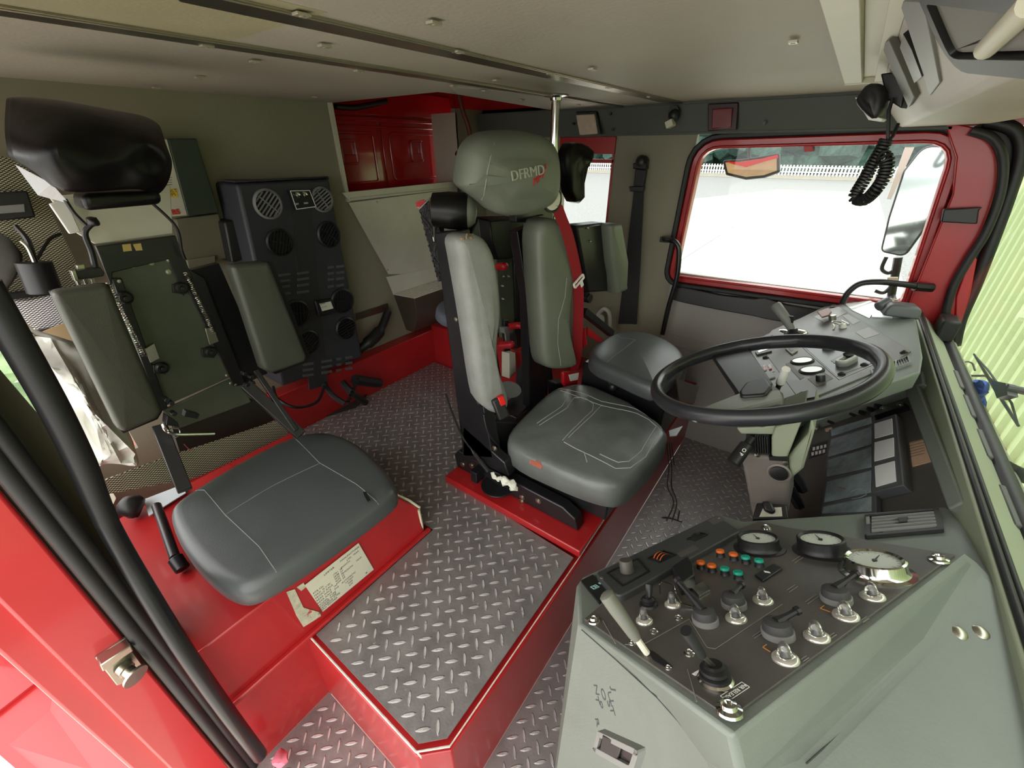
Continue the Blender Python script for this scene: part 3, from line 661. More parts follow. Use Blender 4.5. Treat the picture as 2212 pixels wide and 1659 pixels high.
m = MB(); m.rect(FK, ((262, 528), (280, 526), (283, 541), (265, 543)), .006, .0075); m.rect(FK, ((285, 527), (302, 525), (306, 540), (292, 541)), .006, .0075); m.each('sticker', mat('worn_yellow_sticker', '#c2aa62', .6, wear=('#3b372c', 30, .6)), RS)
m = MB()
for px in ((230, 542), (340, 528), (240, 580), (287, 574), (328, 568), (365, 588), (258, 608), (366, 562), (492, 812), (500, 829), (510, 832)): bolt(m, FK.at(*px, .006), .0042, .004)
m.each('bolt', STEEL, RS)
m = MB(); m.rect(FK, ((108, 425), (372, 400), (378, 506), (208, 528), (170, 505)), -.02, -.013); m.build('head_panel', CREAM, RS, bevel=.002)
m = MB()
for pp in (((372, 560), (440, 600), (530, 830), (505, 835)), ((240, 600), (262, 600), (362, 880), (345, 890))): m.rect(FK, pp, -.03, .004)
m.rect(FK, ((400, 590), (480, 570), (585, 810), (530, 835)), -.05, -.02); m.each('side_rail', BLK, RS, bevel=.002)
# springs and rollers
m = MB()
for a, c in (((232, 610), (312, 770)), ((400, 588), (462, 720))):
    A, B = FK.px(*a, .012), FK.px(*c, .012); k = 300; w = (B-A).normalized(); uu = FK.n; vv = w.cross(uu)
    m.tube([A+(B-A)*(i/k)+(uu*math.cos(i*.75)+vv*math.sin(i*.75))*.0045 for i in range(k+1)], .0016, 4)
m.each('spring', STEEL, RS)
for px in ((270, 643), (392, 622), (350, 795), (455, 760)):
    m = MB(); m.lathe(FK.at(*px, .01), [(.016, 0), (.017, .012), (.012, .02), (.012, .014), (.005, .014), (.005, .022)], 20); m.rect(FK, ((px[0]-22, px[1]-8), (px[0]+4, px[1]-12), (px[0]+6, px[1]+12), (px[0]-20, px[1]+10)), .002, .01); m.build('roller', BLKP, RS, bevel=.001)
m = MB(); m.rect(FK, ((440, 708), (458, 706), (470, 736), (450, 744)), .004, .01); m.rect(FK, ((310, 752), (330, 740), (342, 772), (322, 782)), .004, .012); m.each('spring_anchor', STEEL, RS, bevel=.001)
# bolsters
FBo = Fr((-1.30, .3, .7), (0, 1, 0), (1, 0, .02))
for pp, h in ((((112, 632), (236, 614), (352, 888), (342, 905), (268, 936), (255, 925)), .045), (((500, 574), (582, 566), (664, 770), (660, 782), (588, 808), (572, 800)), .05)):
    m = pillow(FBo, fillet([FBo.uv(x, y, h) for x, y in pp], .014, 4), h, .012, .003, rb=.006); m.build('side_bolster', SEATO, RS, smooth=60)
    m = MB(); m.rect(FBo, [(x+(6 if pp[0][0] > 300 else -2), y) for x, y in pp], -.03, .004); m.build('bolster_backing', BLK, RS, bevel=.002)
# black hood over the headrest: sagging open-bottomed cover
FH = Fr((-1.32, .3, 1.13), (0, 1, 0), (1, 0, 0))
m = MB(); m.grid([[FH.px(*q) for q in r] for r in (
 ((14, 212, -.02), (60, 206, -.02), (130, 216, -.02), (200, 228, -.02), (260, 240, -.02), (315, 249, -.02), (340, 266, -.03)),
 ((10, 216, .0), (60, 212, .03), (130, 222, .04), (200, 236, .04), (260, 248, .04), (318, 256, .04), (345, 275, .01)),
 ((8, 280, .03), (62, 266, .09), (125, 268, .10), (190, 280, .10), (255, 284, .10), (318, 280, .10), (356, 300, .06)),
 ((12, 320, .03), (66, 312, .10), (118, 296, .15), (180, 312, .115), (240, 322, .105), (312, 296, .16), (366, 330, .08)),
 ((18, 345, .02), (76, 345, .11), (125, 345, .14), (185, 342, .12), (250, 356, .14), (302, 344, .105), (374, 352, .09)),
 ((50, 358, .02), (94, 380, .10), (135, 385, .12), (195, 376, .14), (262, 370, .095), (322, 372, .14), (368, 395, .08)),
 ((80, 378, .02), (112, 404, .09), (150, 415, .10), (200, 414, .105), (260, 410, .10), (318, 408, .105), (340, 430, .06)))])
m.jitter(30, .004); o = m.build('headrest_hood', VINB, RS, smooth=75, sub=2); so = o.modifiers.new('cloth', 'SOLIDIFY'); so.thickness = .004
m = MB(); m.rect(FH, ((152, 412), (318, 406), (325, 436), (160, 450)), .0, .085); m.build('headrest_pad', VINB, RS, bevel=.012, seg=3)
m = MB(); P = [FH.px(32, 355, .02), FH.px(112, 397, .08), FH.px(82, 422, .03), FH.px(60, 390, .01)]; m.poly(P); m.poly([FH.px(82, 422, .03), FH.px(112, 397, .08), FH.px(150, 440, .05)]); m.build('hood_lining', mat('silver_lining', '#b5b8bb', .35, bump=(40, .8)), RS, smooth=0)
m = MB(); m.rect(FK, ((104, 440), (140, 430), (172, 500), (148, 505)), .0, .012); m.build('cream_guide', WHITE, RS, bevel=.002)
m = MB(); m.tube(curve_pts([FH.px(140, 430, .05), FH.px(160, 460, .05), FH.px(186, 486, .045)]), .004, 6); m.tube(curve_pts([FK.px(330, 440, .06), FK.px(380, 490, .05), FK.px(392, 540, .03), FK.px(400, 560, .02)]), .004, 6); m.each('tie_strap', BLKP, RS)
# lever with paddle
m = MB(); m.tube(curve_pts([FK.px(208, 588, .03), FK.px(198, 545, .03), FK.px(184, 505, .035), FK.px(196, 485, .04), FK.px(208, 470, .045)]), [.006]*24+[.007, .009, .012, .013, .012, .010, .007, .003, .001], 8); m.build('release_lever', BLKP, RS, label='black bent release lever')
m = MB(); m.rect(FK, ((150, 582), (205, 572), (215, 585), (212, 592), (160, 600)), .02, .045); m.build('clamp', BLKP, RS, bevel=.002)
m = MB(); m.rect(FK, ((143, 580), (152, 578), (160, 600), (152, 602)), .02, .047); m.rect(FK, ((158, 570), (175, 568), (178, 578), (162, 580)), .01, .03)
for x in (158, 174, 190): m.rect(FK, ((x, 600), (x+9, 598), (x+14, 612), (x+6, 614)), .0, .02)
m.each('clamp_bolt', STEEL, RS, bevel=.001)
m = MB(); FL2 = Fr((-1.26, .3, .5), (0, 1, 0), (1, 0, 0)); m.tube(curve_pts([FL2.px(352, 916, .06), FL2.px(360, 930, .07), FL2.px(380, 938, .07), FL2.px(430, 938, .07), FL2.px(463, 937, .07)]), .0042, 8); m.build('fold_lever', CHROME, RS)
m = MB(); c = FL2.at(391, 950, .05); m.torus(c, .0145, .0014, 28, 6); m.tube([FL2.px(398, 960, .05), FL2.px(412, 975, .03)], .0012, 5); m.build('split_ring', CHROME, RS)
m = MB()
for px in ((362, 865), (378, 895), (372, 872), (530, 808), (545, 815), (536, 832), (548, 828)): m.cyl(FL2.at(px[0], px[1], .02), .006, 0, .02, 10)
m.rect(FL2, ((352, 890), (375, 905), (378, 915), (350, 910)), .0, .03); m.rect(FL2, ((395, 882), (425, 890), (420, 900), (392, 895)), 0, .02); m.each('hinge_hardware', BLK, RS, bevel=.001)
m = MB()
for a, c, w in (((345, 920), (400, 1060), 34), ((530, 830), (650, 940), 30), ((552, 800), (640, 930), 14)):
    A, B = U(*a, x=-1.26), U(*c, x=-1.14); m.tube([A, A.lerp(B, .5), B], .022 if w > 20 else .010, 4)
m.each('support_arm', BLK, RS, bevel=.002)
m = MB(); m.prism([U(312, 1080, z=.215), U(395, 1048, z=.215), U(402, 1066, z=.215), U(322, 1116, z=.215)], (0, 0, .003)); tag(m.build('paper_slip', mat('pale_card', '#c3cdd0', .7)), 'pale blue card slipped under the rear crew seat cushion', 'card')
m = MB(); m.prism([U(214, 1045, z=.25), U(230, 1040, z=.25), U(252, 1078, z=.22), U(240, 1105, z=.22), U(212, 1068, z=.24)], (0, 0, .004)); tag(m.build('cardboard_scrap', CREAM), 'torn cream cardboard scrap beside the dark grab pole', 'card')
m = MB(); m.ball(U(285, 1095, z=.24), .035, (1.1, .9, .9)); m.jitter(25, .01); tag(m.build('black_grommet', RUB), 'black rubber lump under the near corner of the rear crew seat', 'rubber')
# perforated metal panels
FM = Fr((-1.30, .3, .35), (0, 1, 0), (1, 0, .1))
m = MB(); m.rect(FM, ((212, 1042), (352, 990), (606, 906), (624, 938), (430, 1030), (220, 1070)), -.004, 0); tag(m.build('perforated_panel', XMESH, smooth=0), 'perforated metal strip low behind the rear crew seat', 'mesh panel', 'perforated metal panels')
FM2 = Fr((-1.72, .3, .35), (0, 1, 0), (1, 0, .05))
GPN = 'perforated metal panels'
m = MB(); m.rect(FM2, ((-60, 320), (30, 345), (70, 372), (190, 620), (60, 650), (-60, 650)), -.004, 0); tag(m.build('perforated_panel', XMESH, smooth=0), 'perforated metal panel high behind the rear crew seat at left edge', 'mesh panel', GPN)
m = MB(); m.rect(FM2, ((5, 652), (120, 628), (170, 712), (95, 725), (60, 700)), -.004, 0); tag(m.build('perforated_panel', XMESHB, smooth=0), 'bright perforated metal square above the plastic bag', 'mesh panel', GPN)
m = MB(); m.rect(FM2, ((75, 712), (165, 695), (172, 712), (95, 732)), .004, .02); m.rect(FM2, ((-60, 640), (130, 618), (135, 632), (-60, 656)), .004, .02); tag(m.build('window_bar', BLK, bevel=.002), 'dark frame bars around the bright perforated square', 'frame')
m = MB(); m.rect(FM2, ((-40, 418), (48, 412), (66, 468), (-40, 478)), .01, .08); o = m.build('radio_unit', BLKP, bevel=.004); tag(o, 'black radio unit fixed to the perforated panel at left edge', 'radio')
m = MB(); m.rect(FM2, ((-40, 446), (40, 440), (42, 456), (-40, 462)), .08, .083); m.build('display_strip', GREYP, o)
m = MB(); m.tube([FM2.px(72, 566, .12), FM2.px(98, 632, .12)], .034, 10); o = m.build('torch', BLKP, bevel=.002); tag(o, 'black cylindrical handset hanging by a cord left of the rear crew seat', 'handset')
m = MB(); m.tube(curve_pts([FM2.px(35, 490, .10), FM2.px(60, 520, .13), FM2.px(76, 566, .13)]), .006, 6); m.tube(curve_pts([FM2.px(80, 560, .12), FM2.px(105, 520, .06), FM2.px(130, 505, .02)]), .004, 6); m.build('cord', BLKP, o)
m = MB(); m.tube(curve_pts([FM2.px(45, 520, .14), FM2.px(60, 535, .14), FM2.px(74, 566, .14)]), .004, 6); m.build('lanyard_clip', STEEL, o)
m = MB(); m.loft([[FM2.px(x, y, h) for x, y, h in r] for r in (((-60, 510, .02), (20, 500, .03), (50, 540, .05), (55, 560, .02)), ((-60, 570, .03), (20, 560, .06), (48, 575, .07), (50, 580, .03)), ((-60, 640, .02), (10, 635, .05), (25, 640, .06), (30, 645, .03)))], cap=False); m.jitter(18, .02)
tag(m.build('grey_bundle', mat('grey_cloth', '#38372f', .8, vary=(14, .4)), sub=2), 'dark grey crumpled strap bundle hanging on the perforated panel', 'strap')
# plastic bag
FG = Fr((-1.5, .1, .6), (0, 1, 0), (1, 0, .2))
m = pillow(FG, chaikin([FG.uv(x, y) for x, y in ((35, 700), (110, 722), (180, 745), (235, 850), (285, 960), (290, 1000), (225, 990), (190, 1000), (130, 900), (70, 800))], 2), .09, .04, .03, rings=10, dip=lambda u, v: .03*noise.noise(V((u*22, v*18, 1)))+.015*noise.noise(V((u*50, v*50, 3))))
tag(m.build('plastic_bag', PLAST, smooth=50), 'crumpled clear plastic bag stuffed between the near side and rear crew seat', 'bag')
m = MB(); m.rect(FG, ((90, 725), (150, 700), (200, 800), (180, 800)), -.12, -.10); tag(m.build('cardboard_box', mat('cardboard', '#a8906a', .8)), 'brown cardboard edge behind the plastic bag', 'box')
# grab pole beside the near door
GP = thing('grab_pole', 'long black grab pole rising beside the near door post', 'grab pole', U(575, 1618, x=-.62))
m = MB(); m.tube(curve_pts([U(x, y, x=xx) for x, y, xx in ((176, 1000, -.88), (205, 1070, -.88), (236, 1138, -.875), (290, 1232, -.865), (372, 1365, -.825), (432, 1455, -.80), (500, 1550, -.785), (562, 1632, -.78))]), .0158, 14); m.build('lower_tube', BLK, GP)
m = MB(); m.tube(curve_pts([U(x, y, x=xx) for x, y, xx in ((-40, 610, -.88), (52, 767, -.88), (123, 893, -.88), (176, 1000, -.88), (205, 1070, -.88), (232, 1130, -.876))]), [.0185]*24+[.0185, .0184, .0183, .0182, .018, .0178, .0176, .0174, .0172, .017, .0168]+[.0164]*6, 14); m.build('upper_tube', BLKP, GP)
p = U(125, 845, x=-.8)
# ---------------------------------------------------------------- driver's seat, centre
DS = thing('driver_seat', 'worn grey green driver seat with embroidered headrest at the steering wheel', 'seat', (-.6, 1.15, .03))
o = MB(); o.wbox((-.95, -.352), (.838, 2.18), (-.004, .026)); tag(o.build('seat_platform', RED, bevel=.004), 'red painted raised steel platform carrying the driver seat', 'platform')
FD = Fr((-.5, 1.15, .14), (1, 0, 0), (-.02, -.03, 1))
q = ((1092, 935), (1100, 915), (1150, 875), (1195, 832), (1245, 822), (1290, 830), (1375, 870), (1447, 925), (1450, 945), (1420, 985), (1390, 1045), (1350, 1078), (1310, 1088), (1240, 1062), (1100, 1005), (1092, 970))
FDt = Fr(FD.p(0, 0, .11), FD.u, FD.n)
OUT = chaikin([FDt.uv(*p) for p in ((1094, 928), (1150, 872), (1195, 832), (1245, 822), (1290, 830), (1375, 870), (1447, 925), (1440, 950), (1395, 1010), (1352, 1046), (1318, 1052), (1235, 1026), (1097, 966))], 2)
cm = pillow(FD, OUT, .11, .035, .012, rings=9, dip=lambda u, v: .006*noise.noise(V((u*14, v*14, 4)))); bv = cm.bvh(); cm.build('seat_cushion', LEATH, DS, smooth=60)
m = MB()
for pp in (((1205, 838), (1255, 850), (1300, 870), (1372, 882), (1405, 895), (1427, 915), (1430, 925), (1395, 985), (1362, 1010), (1330, 1012), (1290, 995), (1218, 958)),
           ((1210, 845), (1300, 880), (1375, 893), (1400, 905), (1418, 920), (1385, 975), (1358, 998), (1335, 1000), (1295, 985)),
           ((1165, 922), (1225, 885), (1240, 862), (1262, 862), (1282, 876), (1280, 890), (1225, 945), (1215, 955)),
           ((1160, 918), (1215, 880), (1228, 858)), ((1218, 958), (1262, 980), (1268, 1000)), ((1300, 878), (1275, 905), (1228, 950))):
    m.drape(bv, FD, [FDt.uv(*p) for p in pp], .0016, 0)
m.build('stitching', mat('pale_thread', '#a9ada8', .6), DS)
m = MB(); a = FD.p(*FDt.uv(1155, 1010), .09); fr = Fr(U(1160, 1003, y=1.0), (1, 0, 0), (0, -1, .3)); p0 = bv.ray_cast(EYE, ray(1158, 1001).normalized())
if p0[0] is not None:
    fr = Fr(p0[0]+p0[1]*.0008*(1 if p0[1].dot(EYE-p0[0]) > 0 else -1), (1, 0, 0), p0[1] if p0[1].dot(EYE-p0[0]) > 0 else -p0[1])
    m.box(fr, (-.026, .026), (-.010, .004), (0, .0006)); m.text('ROC', fr.sh(-.006, -.003, .0007), .012, .0003)
    for i in range(5): m.box(fr, (-.004+.005*i, -.001+.005*i), (.004, .010+.003*(i % 2)), (0, .0006))
    m.build('maker_badge', mat('faded_orange_badge', '#a4513a', .7, wear=('#6d716e', 60, .55)), DS)
m = MB(); pb = pillow(FD, inset(OUT, .008), .03, .008, 0); pb.b.free(); m.wbox((-.86, -.33), (.97, 1.40), (.06, .142)); m.build('seat_pan', BLK, DS, bevel=.006)
# base rails
for yy, nm in ((.905, 'base_rail'), (1.40, 'base_rail')):
    m = MB(); m.prism([(-.945, yy, .026), (-.395, yy, .026), (-.41, yy, .075), (-.46, yy, .10), (-.78, yy, .105), (-.93, yy, .12), (-.955, yy, .09)], (0, .045, 0)); m.build(nm, BLK, DS, bevel=.004)
m = MB(); FRl = Fr((0, .904, 0), (1, 0, 0), (0, -1, 0))
for px in ((1128, 1074), (1163, 1082), (1127, 1083), (1000, 1003), (1019, 1006), (1068, 968)): bolt(m, FRl.at(*px), .0075, .006)
m.each('rail_bolt', STEEL, DS)
m = MB(); m.wbox((-.83, -.80), (.86, .905), (.05, .10)); m.lathe(Fr((-.73, .90, .04), (1, 0, 0), (0, 0, 1)), [(.01, 0), (.06, .008), (.065, .016), (.055, .018), (.01, .008)], 24); m.build('adjuster_cup', BLK, DS, bevel=.002)
m = MB(); m.rect(Fr((0, 1.30, 0), (1, 0, 0), (0, -1, 0)), ((1273, 1090), (1288, 1090), (1283, 1112), (1266, 1116)), -.02, .0); m.wbox((-.375, -.352), (1.02, 1.045), (.02, .07)); m.build('slide_handle', BLKP, DS, bevel=.003)
m = MB(); m.tube(curve_pts([U(x, y, y=.885) for x, y in ((962, 850), (980, 900), (1000, 945), (1022, 975), (1055, 1018))]), [.004]*24+[.008]*9, 8); m.build('recline_lever', BLK, DS)
# posts
FPn = Fr((0, .90, 0), (1, 0, 0), (0, -1, 0))
m = MB(); m.rect(FPn, ((938, 503), (990, 498), (1012, 640), (1045, 880), (1065, 990), (1000, 985), (975, 780)), -.05, .0); m.rect(FPn, ((1000, 920), (1090, 1000), (1100, 1030), (1000, 985)), -.04, .0); m.build('back_post', BLK, DS, bevel=.004)
m = MB()
for px in ((982, 585), (985, 690), (1010, 750), (1033, 870)): bolt(m, FPn.at(*px), .005, .003)
m.each('post_bolt', STEEL, DS)
FPf = Fr((-.84, 0, 0), (0, 1, 0), (1, 0, 0))
m = MB(); m.rect(FPf, ((1118, 500), (1170, 480), (1190, 800), (1172, 880), (1145, 880), (1140, 640)), -.04, .0); m.rect(FPf, ((1040, 470), (1050, 560), (1100, 900), (1070, 900), (1000, 560)), -.05, -.01); m.build('back_post', BLK, DS, bevel=.004)
m = MB(); m.rect(FPf, ((1145, 689), (1174, 693), (1173, 704), (1146, 700)), .001, .002); m.build('small_label', PAPER, DS)
# bolsters
FBl = Fr((-.80, 1.1, .8), (0, 1, 0), (1, -.25, .0))
def bolster(fr, pp, h, mt, r=.02):
    P = chaikin([fr.uv(x, y, h) for x, y in pp], 2); m = pillow(fr, P, h, r, .006, rb=.01, rings=6); bv = m.bvh(); m.build('side_bolster', mt, DS, smooth=60); return P, bv
bolster(FBl, ((990, 515), (1030, 505), (1060, 520), (1080, 570), (1090, 680), (1080, 740), (1082, 800), (1105, 860), (1102, 888), (1085, 900), (1058, 892), (1042, 870), (1020, 700), (998, 560)), .085, SEATW, .03)
FBr = Fr((-.80, 1.3, .8), (0, 1, 0), (1, -.15, .0))
P, bv = bolster(FBr, ((1166, 485), (1200, 470), (1232, 482), (1240, 560), (1245, 620), (1236, 680), (1240, 740), (1253, 780), (1245, 798), (1200, 802), (1180, 790), (1176, 700), (1170, 600)), .09, SEATV, .03)
m = MB(); m.drape(bv, FBr, [FBr.uv(x, y, .09) for x, y in ((1222, 600), (1218, 640), (1204, 690), (1203, 740), (1212, 790))], .0016, 0); m.build('bolster_seam', SEATW, DS)
m = MB(); c = FBl.px(1012, 512, .07)
for k in range(9): m.ball(c+V((random.uniform(-.01, .01), random.uniform(-.028, .03), random.uniform(-.012, .004))), random.uniform(.004, .009), n=8)
m.jitter(60, .006); m.build('torn_foam', TAN2, DS, smooth=0, label='torn tan foam at the bolster top')
# shoulder roll
cA = U(970, 455, x=-.90); m = MB(); fr = Fr(cA, (0, 0, 1), (.75, .55, -.05)); m.lathe(fr, [(.03, -.05), (.045, -.045), (.05, .0), (.05, .05), (.046, .055)], 24); m.build('shoulder_roll', VINB, DS)
m = MB(); m.lathe(fr, [(.044, .055), (.042, .062), (.03, .075), (.002, .08)], 24); m.build('roll_end_cap', SEATV, DS)
# headrest
FHd = Fr((-.80, 1.1, 1.12), (0, 1, 0), (1, -.33, -.12))
HP = chaikin([FHd.uv(x*.965+52, y*.97+12, .10) for x, y in ((1005, 320), (1030, 292), (1080, 282), (1160, 285), (1195, 305), (1206, 345), (1207, 400), (1196, 440), (1165, 462), (1100, 474), (1062, 468), (1035, 440), (990, 410), (990, 390), (998, 345))], 2)
hm = pillow(FHd, HP, .12, .05, .02, rb=.03, rings=8); bv = hm.bvh(); hm.build('headrest', SEATV, DS, smooth=60)
def onto(bv, px, py, lift=.001):
    h = bv.ray_cast(EYE, ray(px, py).normalized()); return (h[0], h[1] if h[1].dot(EYE-h[0]) > 0 else -h[1]) if h[0] is not None else None
m = MB(); S = [onto(bv, x, y) for x, y in ((1077, 284), (1068, 310), (1060, 340), (1053, 370), (1049, 400), (1046, 420), (1040, 432), (1030, 436))]; m.tube([s[0] for s in S if s], .0018, 6); m.build('headrest_seam', SEATW, DS)
s = onto(bv, 1141, 374)
if s:
    r = onto(bv, 1160, 370)[0]; fr = Fr(s[0]+s[1]*.0005, r-s[0], s[1]); m = MB(); m.text('DFRMD', fr, .034, .0016); m.build('embossed_letters', mat('pale_emboss', '#a3a694', .5), DS)
    s2 = onto(bv, 1163, 386); f2 = Fr(s2[0]+s2[1]*.0005, r-s[0]+V((0, 0, .012)), s2[1]); m = MB(); m.text('MFV', f2, .026, .0012, shear=.35); m.text('2', f2.sh(.034, .014), .016, .0012, shear=.3); m.build('red_letters', REDS, DS)
m = MB(); m.rect(FPf, ((1130, 470), (1165, 462), (1165, 560), (1140, 560)), .0, .02); m.rect(FPf, ((1110, 400), (1190, 380), (1190, 480), (1110, 480)), -.02, .01); m.build('headrest_mount', BLK, DS, bevel=.003)
# belt guide and red belt
FQ = Fr((-.665, 1.3, 1.0), (0, 1, 0), (1, -.3, 0))
m = MB(); m.lathe(FQ.at(1204, 434, .03), [(.033, 0), (.035, .003), (.035, .012), (.031, .012), (.031, .008)], 28); m.build('belt_guide_rim', BLKP, DS)
m = MB(); m.lathe(FQ.at(1204, 432, .03), [(.031, .006), (.030, .011), (.002, .0115)], 28); m.build('belt_guide', CREAM, DS)
m = MB(); m.box(FQ.at(1200, 447, .044), (-.014, .014), (-.003, .003), (0, .002)); m.cyl(FQ.at(1203, 434, .044), .003, 0, .002, 8); m.build('guide_slot', BLK, DS)
bp = [FBr.px(*p) for p in ((1202, 444, .125), (1212, 470, .118), (1224, 500, .110), (1235, 540, .106), (1244, 580, .098), (1249, 606, .09))]
m = MB(); ribbon(m, curve_pts(bp, 6), FBr.u*.023+FBr.n*.004, .0012); m.build('shoulder_belt', BELT, DS)
bp = [FBr.px(*p) for p in ((1249, 612, .085), (1250, 660, .075), (1248, 720, .07), (1247, 765, .06), (1240, 800, .02))]
m = MB(); ribbon(m, curve_pts(bp, 6), FBr.u*.021+FBr.n*.008, .0012); ribbon(m, curve_pts([p+FBr.u*.006-FBr.n*.012 for p in bp], 6), FBr.u*.019-FBr.n*.006, .0012); m.build('lap_belt', BELT, DS)
fr = FBr.at(1250, 607, .0, .5); fr = Fr(FBr.px(1250, 607, .103), fr.u, fr.n); m = MB(); o = rrect(-.031, .031, -.011, .011, .005); m.ring(fr, o, inset(o, .005), -.002, .004); m.box(fr, (.004, .018), (-.034, -.008), (-.001, .002)); m.build('belt_tongue', WHITE, DS, bevel=.001)
fr = Fr(FBl.px(1077, 872, .10), (0, 1, .05), (.8, -.5, .3)); m = MB(); m.box(fr, (-.02, .02), (-.055, .022), (-.014, .012)); m.build('buckle_body', BLKP, DS, bevel=.006)
m = MB(); m.box(fr, (.002, .022), (-.008, .024), (-.012, .015)); m.box(fr, (.0, .0225), (.0, .004), (.0, .018)); m.build('buckle_button', REDP, DS, bevel=.002)
m = MB(); m.rect(FPf, ((1045, 900), (1095, 905), (1100, 960), (1070, 985), (1045, 940)), .02, .06); m.tube(curve_pts([FPf.px(1045, 895, .06), FPf.px(1055, 935, .08), FPf.px(1082, 970, .09)]), .004, 6); m.build('buckle_stalk', BLKP, DS, bevel=.006)
m = MB(); fr = Fr(FBr.px(1222, 812, .03), (0, 1, 0), (1, -.3, .2)); m.rect(FBr, ((1206, 800), (1240, 798), (1236, 830), (1218, 840), (1206, 825)), .01, .03); m.build('anchor_cover', REDS, DS, bevel=.006)
m = MB(); m.rect(FBr, ((1216, 804), (1238, 800), (1236, 815), (1220, 818)), .031, .033); m.build('anchor_label', PAPER, DS)
# net bag on the back of the driver's seat
NB = thing('net_bag', 'black netting bag on a wire hoop hanging behind the driver seat post', 'net bag', (-1.0, .93, .8))
FN = Fr((-1.02, .93, .8), (.5, .85, 0), (.86, -.5, 0))
m = MB(); random.seed(5)
Q = [(902, 445), (952, 425), (975, 600), (945, 608)]
def bil(a, c, h): 
    A = FN.px(*Q[0]).lerp(FN.px(*Q[1]), a); B = FN.px(*Q[3]).lerp(FN.px(*Q[2]), a); return A.lerp(B, c) + FN.n*h
for L_, hh in ((0, .03), (1, -.03)):
    for i in range(26):
        for s in (-1, 1):
            pts = []
            for k in range(15):
                c = k/14; a = (i/26 + s*c*1.4) % 1.0
                pts.append(bil(a, c, hh*math.sin(PI*a)*(1-.6*c) + .004*random.uniform(-1, 1)))
            seg = [pts[0]]
            for p0_, p1_ in zip(pts, pts[1:]):
                if (p1_-p0_).length > .06:
                    if len(seg) > 1: m.tube(seg, .0011, 3)
                    seg = [p1_]
                else: seg.append(p1_)
            if len(seg) > 1: m.tube(seg, .0011, 3)
m.build('netting', RUB, NB, smooth=0)
m = MB(); m.tube(curve_pts([FN.px(x, y, .035) for x, y in ((905, 452), (925, 432), (932, 428), (936, 450), (937, 480), (938, 520), (935, 512))]), .002, 6); m.build('wire_hoop', STEEL, NB)
m = MB(); m.rect(FN, ((893, 434), (912, 428), (912, 440), (896, 448)), .03, .033); m.build('red_tag', mat('red_white_tag', '#b5303a', .6, wear=('#e6e0dc', 40, .52)), NB)
m = MB(); m.rect(Fr((-.95, .95, .9), (1, 0, 0), (0, -1, 0)), ((942, 470), (952, 500), (945, 505)), 0, .003); m.build('hook_plate', BLK, NB)
# ---------------------------------------------------------------- heater, electrical box, far seats
HT = thing('heater_unit', 'tall charcoal heater case with round louvred outlets on the rear wall', 'heater', (-1.7, .85, .2))
FH2 = Fr((-1.64, 0, 0), (0, 1, 0), (1, 0, 0))
m = MB(); a = [(510, 397), (712, 385), (784, 772), (610, 836)]
fpts = [FH2.px(*p) for p in a]; m.prism([fpts[0], fpts[1], fpts[2], fpts[3]], (-.172, 0, 0)); m.build('case', HEAT, HT, bevel=.012, seg=3)
m = MB()
uu = FH2.uv(520, 400), FH2.uv(705, 392)
m.prism([FH2.px(508, 395, .0), FH2.px(710, 384, .0), FH2.px(712, 388, -.10), FH2.px(482, 392, -.10)], (0, 0, .006)); m.build('case_lip', HEAT, HT, bevel=.003)
m = MB(); m.rect(FH2, ((626, 410), (668, 408), (708, 830), (668, 842)), -.002, .0025); m.build('centre_strip', mat('heater_strip', '#2c2d30', .55), HT)
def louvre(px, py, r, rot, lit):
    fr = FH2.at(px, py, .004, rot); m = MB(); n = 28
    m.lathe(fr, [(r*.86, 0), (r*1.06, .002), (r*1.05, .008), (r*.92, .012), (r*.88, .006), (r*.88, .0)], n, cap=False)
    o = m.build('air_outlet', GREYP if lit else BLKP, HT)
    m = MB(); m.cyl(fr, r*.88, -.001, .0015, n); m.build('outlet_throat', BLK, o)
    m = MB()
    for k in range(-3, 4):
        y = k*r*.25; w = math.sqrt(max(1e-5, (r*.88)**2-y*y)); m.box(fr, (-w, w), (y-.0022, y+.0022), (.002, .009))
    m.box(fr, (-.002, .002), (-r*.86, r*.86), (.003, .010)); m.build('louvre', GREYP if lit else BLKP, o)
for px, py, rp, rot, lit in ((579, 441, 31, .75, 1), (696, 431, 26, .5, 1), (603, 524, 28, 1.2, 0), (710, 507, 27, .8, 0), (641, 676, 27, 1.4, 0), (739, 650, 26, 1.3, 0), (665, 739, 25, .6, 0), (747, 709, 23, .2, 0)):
    c = FH2.px(px, py); e = FH2.px(px, py+rp); louvre(px, py, (c-e).length, rot, lit)
m = MB(); m.rect(FH2, ((619, 411), (662, 410), (676, 446), (633, 452)), .002, .022); o = m.build('control_box', BLKP, HT, bevel=.002)
q = fillet(uvs(FH2, (619, 411), (662, 410), (676, 446), (633, 452)), .002, 2); m = MB(); m.ring(FH2, q, inset(q, .0025), .0222, .0232); m.build('white_border', WINK, o)
m = MB()
for px in ((640, 421), (656, 420)): m.lathe(FH2.at(px[0], px[1], .022), [(.010, 0.022), (.009, .034), (.004, .035)], 16)
m.each('knob', CHROME, o)
m = MB(); m.text('OFF', FH2.at(641, 441, .023).sh(0, 0, .0235), .009, .0003); m.text('FAN', FH2.at(661, 439, .023).sh(0, 0, .0235), .009, .0003); m.build('lettering', WINK, o)
m = MB(); m.rect(FH2, ((675, 648), (712, 644), (724, 673), (684, 682)), .002, .02); o = m.build('plate_box', BLKP, HT, bevel=.003)
m = MB(); m.rect(FH2, ((684, 654), (708, 649), (714, 664), (690, 670)), .0202, .0212); m.build('maker_plate', PAPER, o)
m = MB(); m.text('AMA', FH2.at(697, 656, .0212).sh(0, 0, .0213), .011, .0002); m.text('12 V  20 A', FH2.at(700, 663, .0212).sh(0, 0, .0213), .006, .0002); m.build('lettering', INK, o)
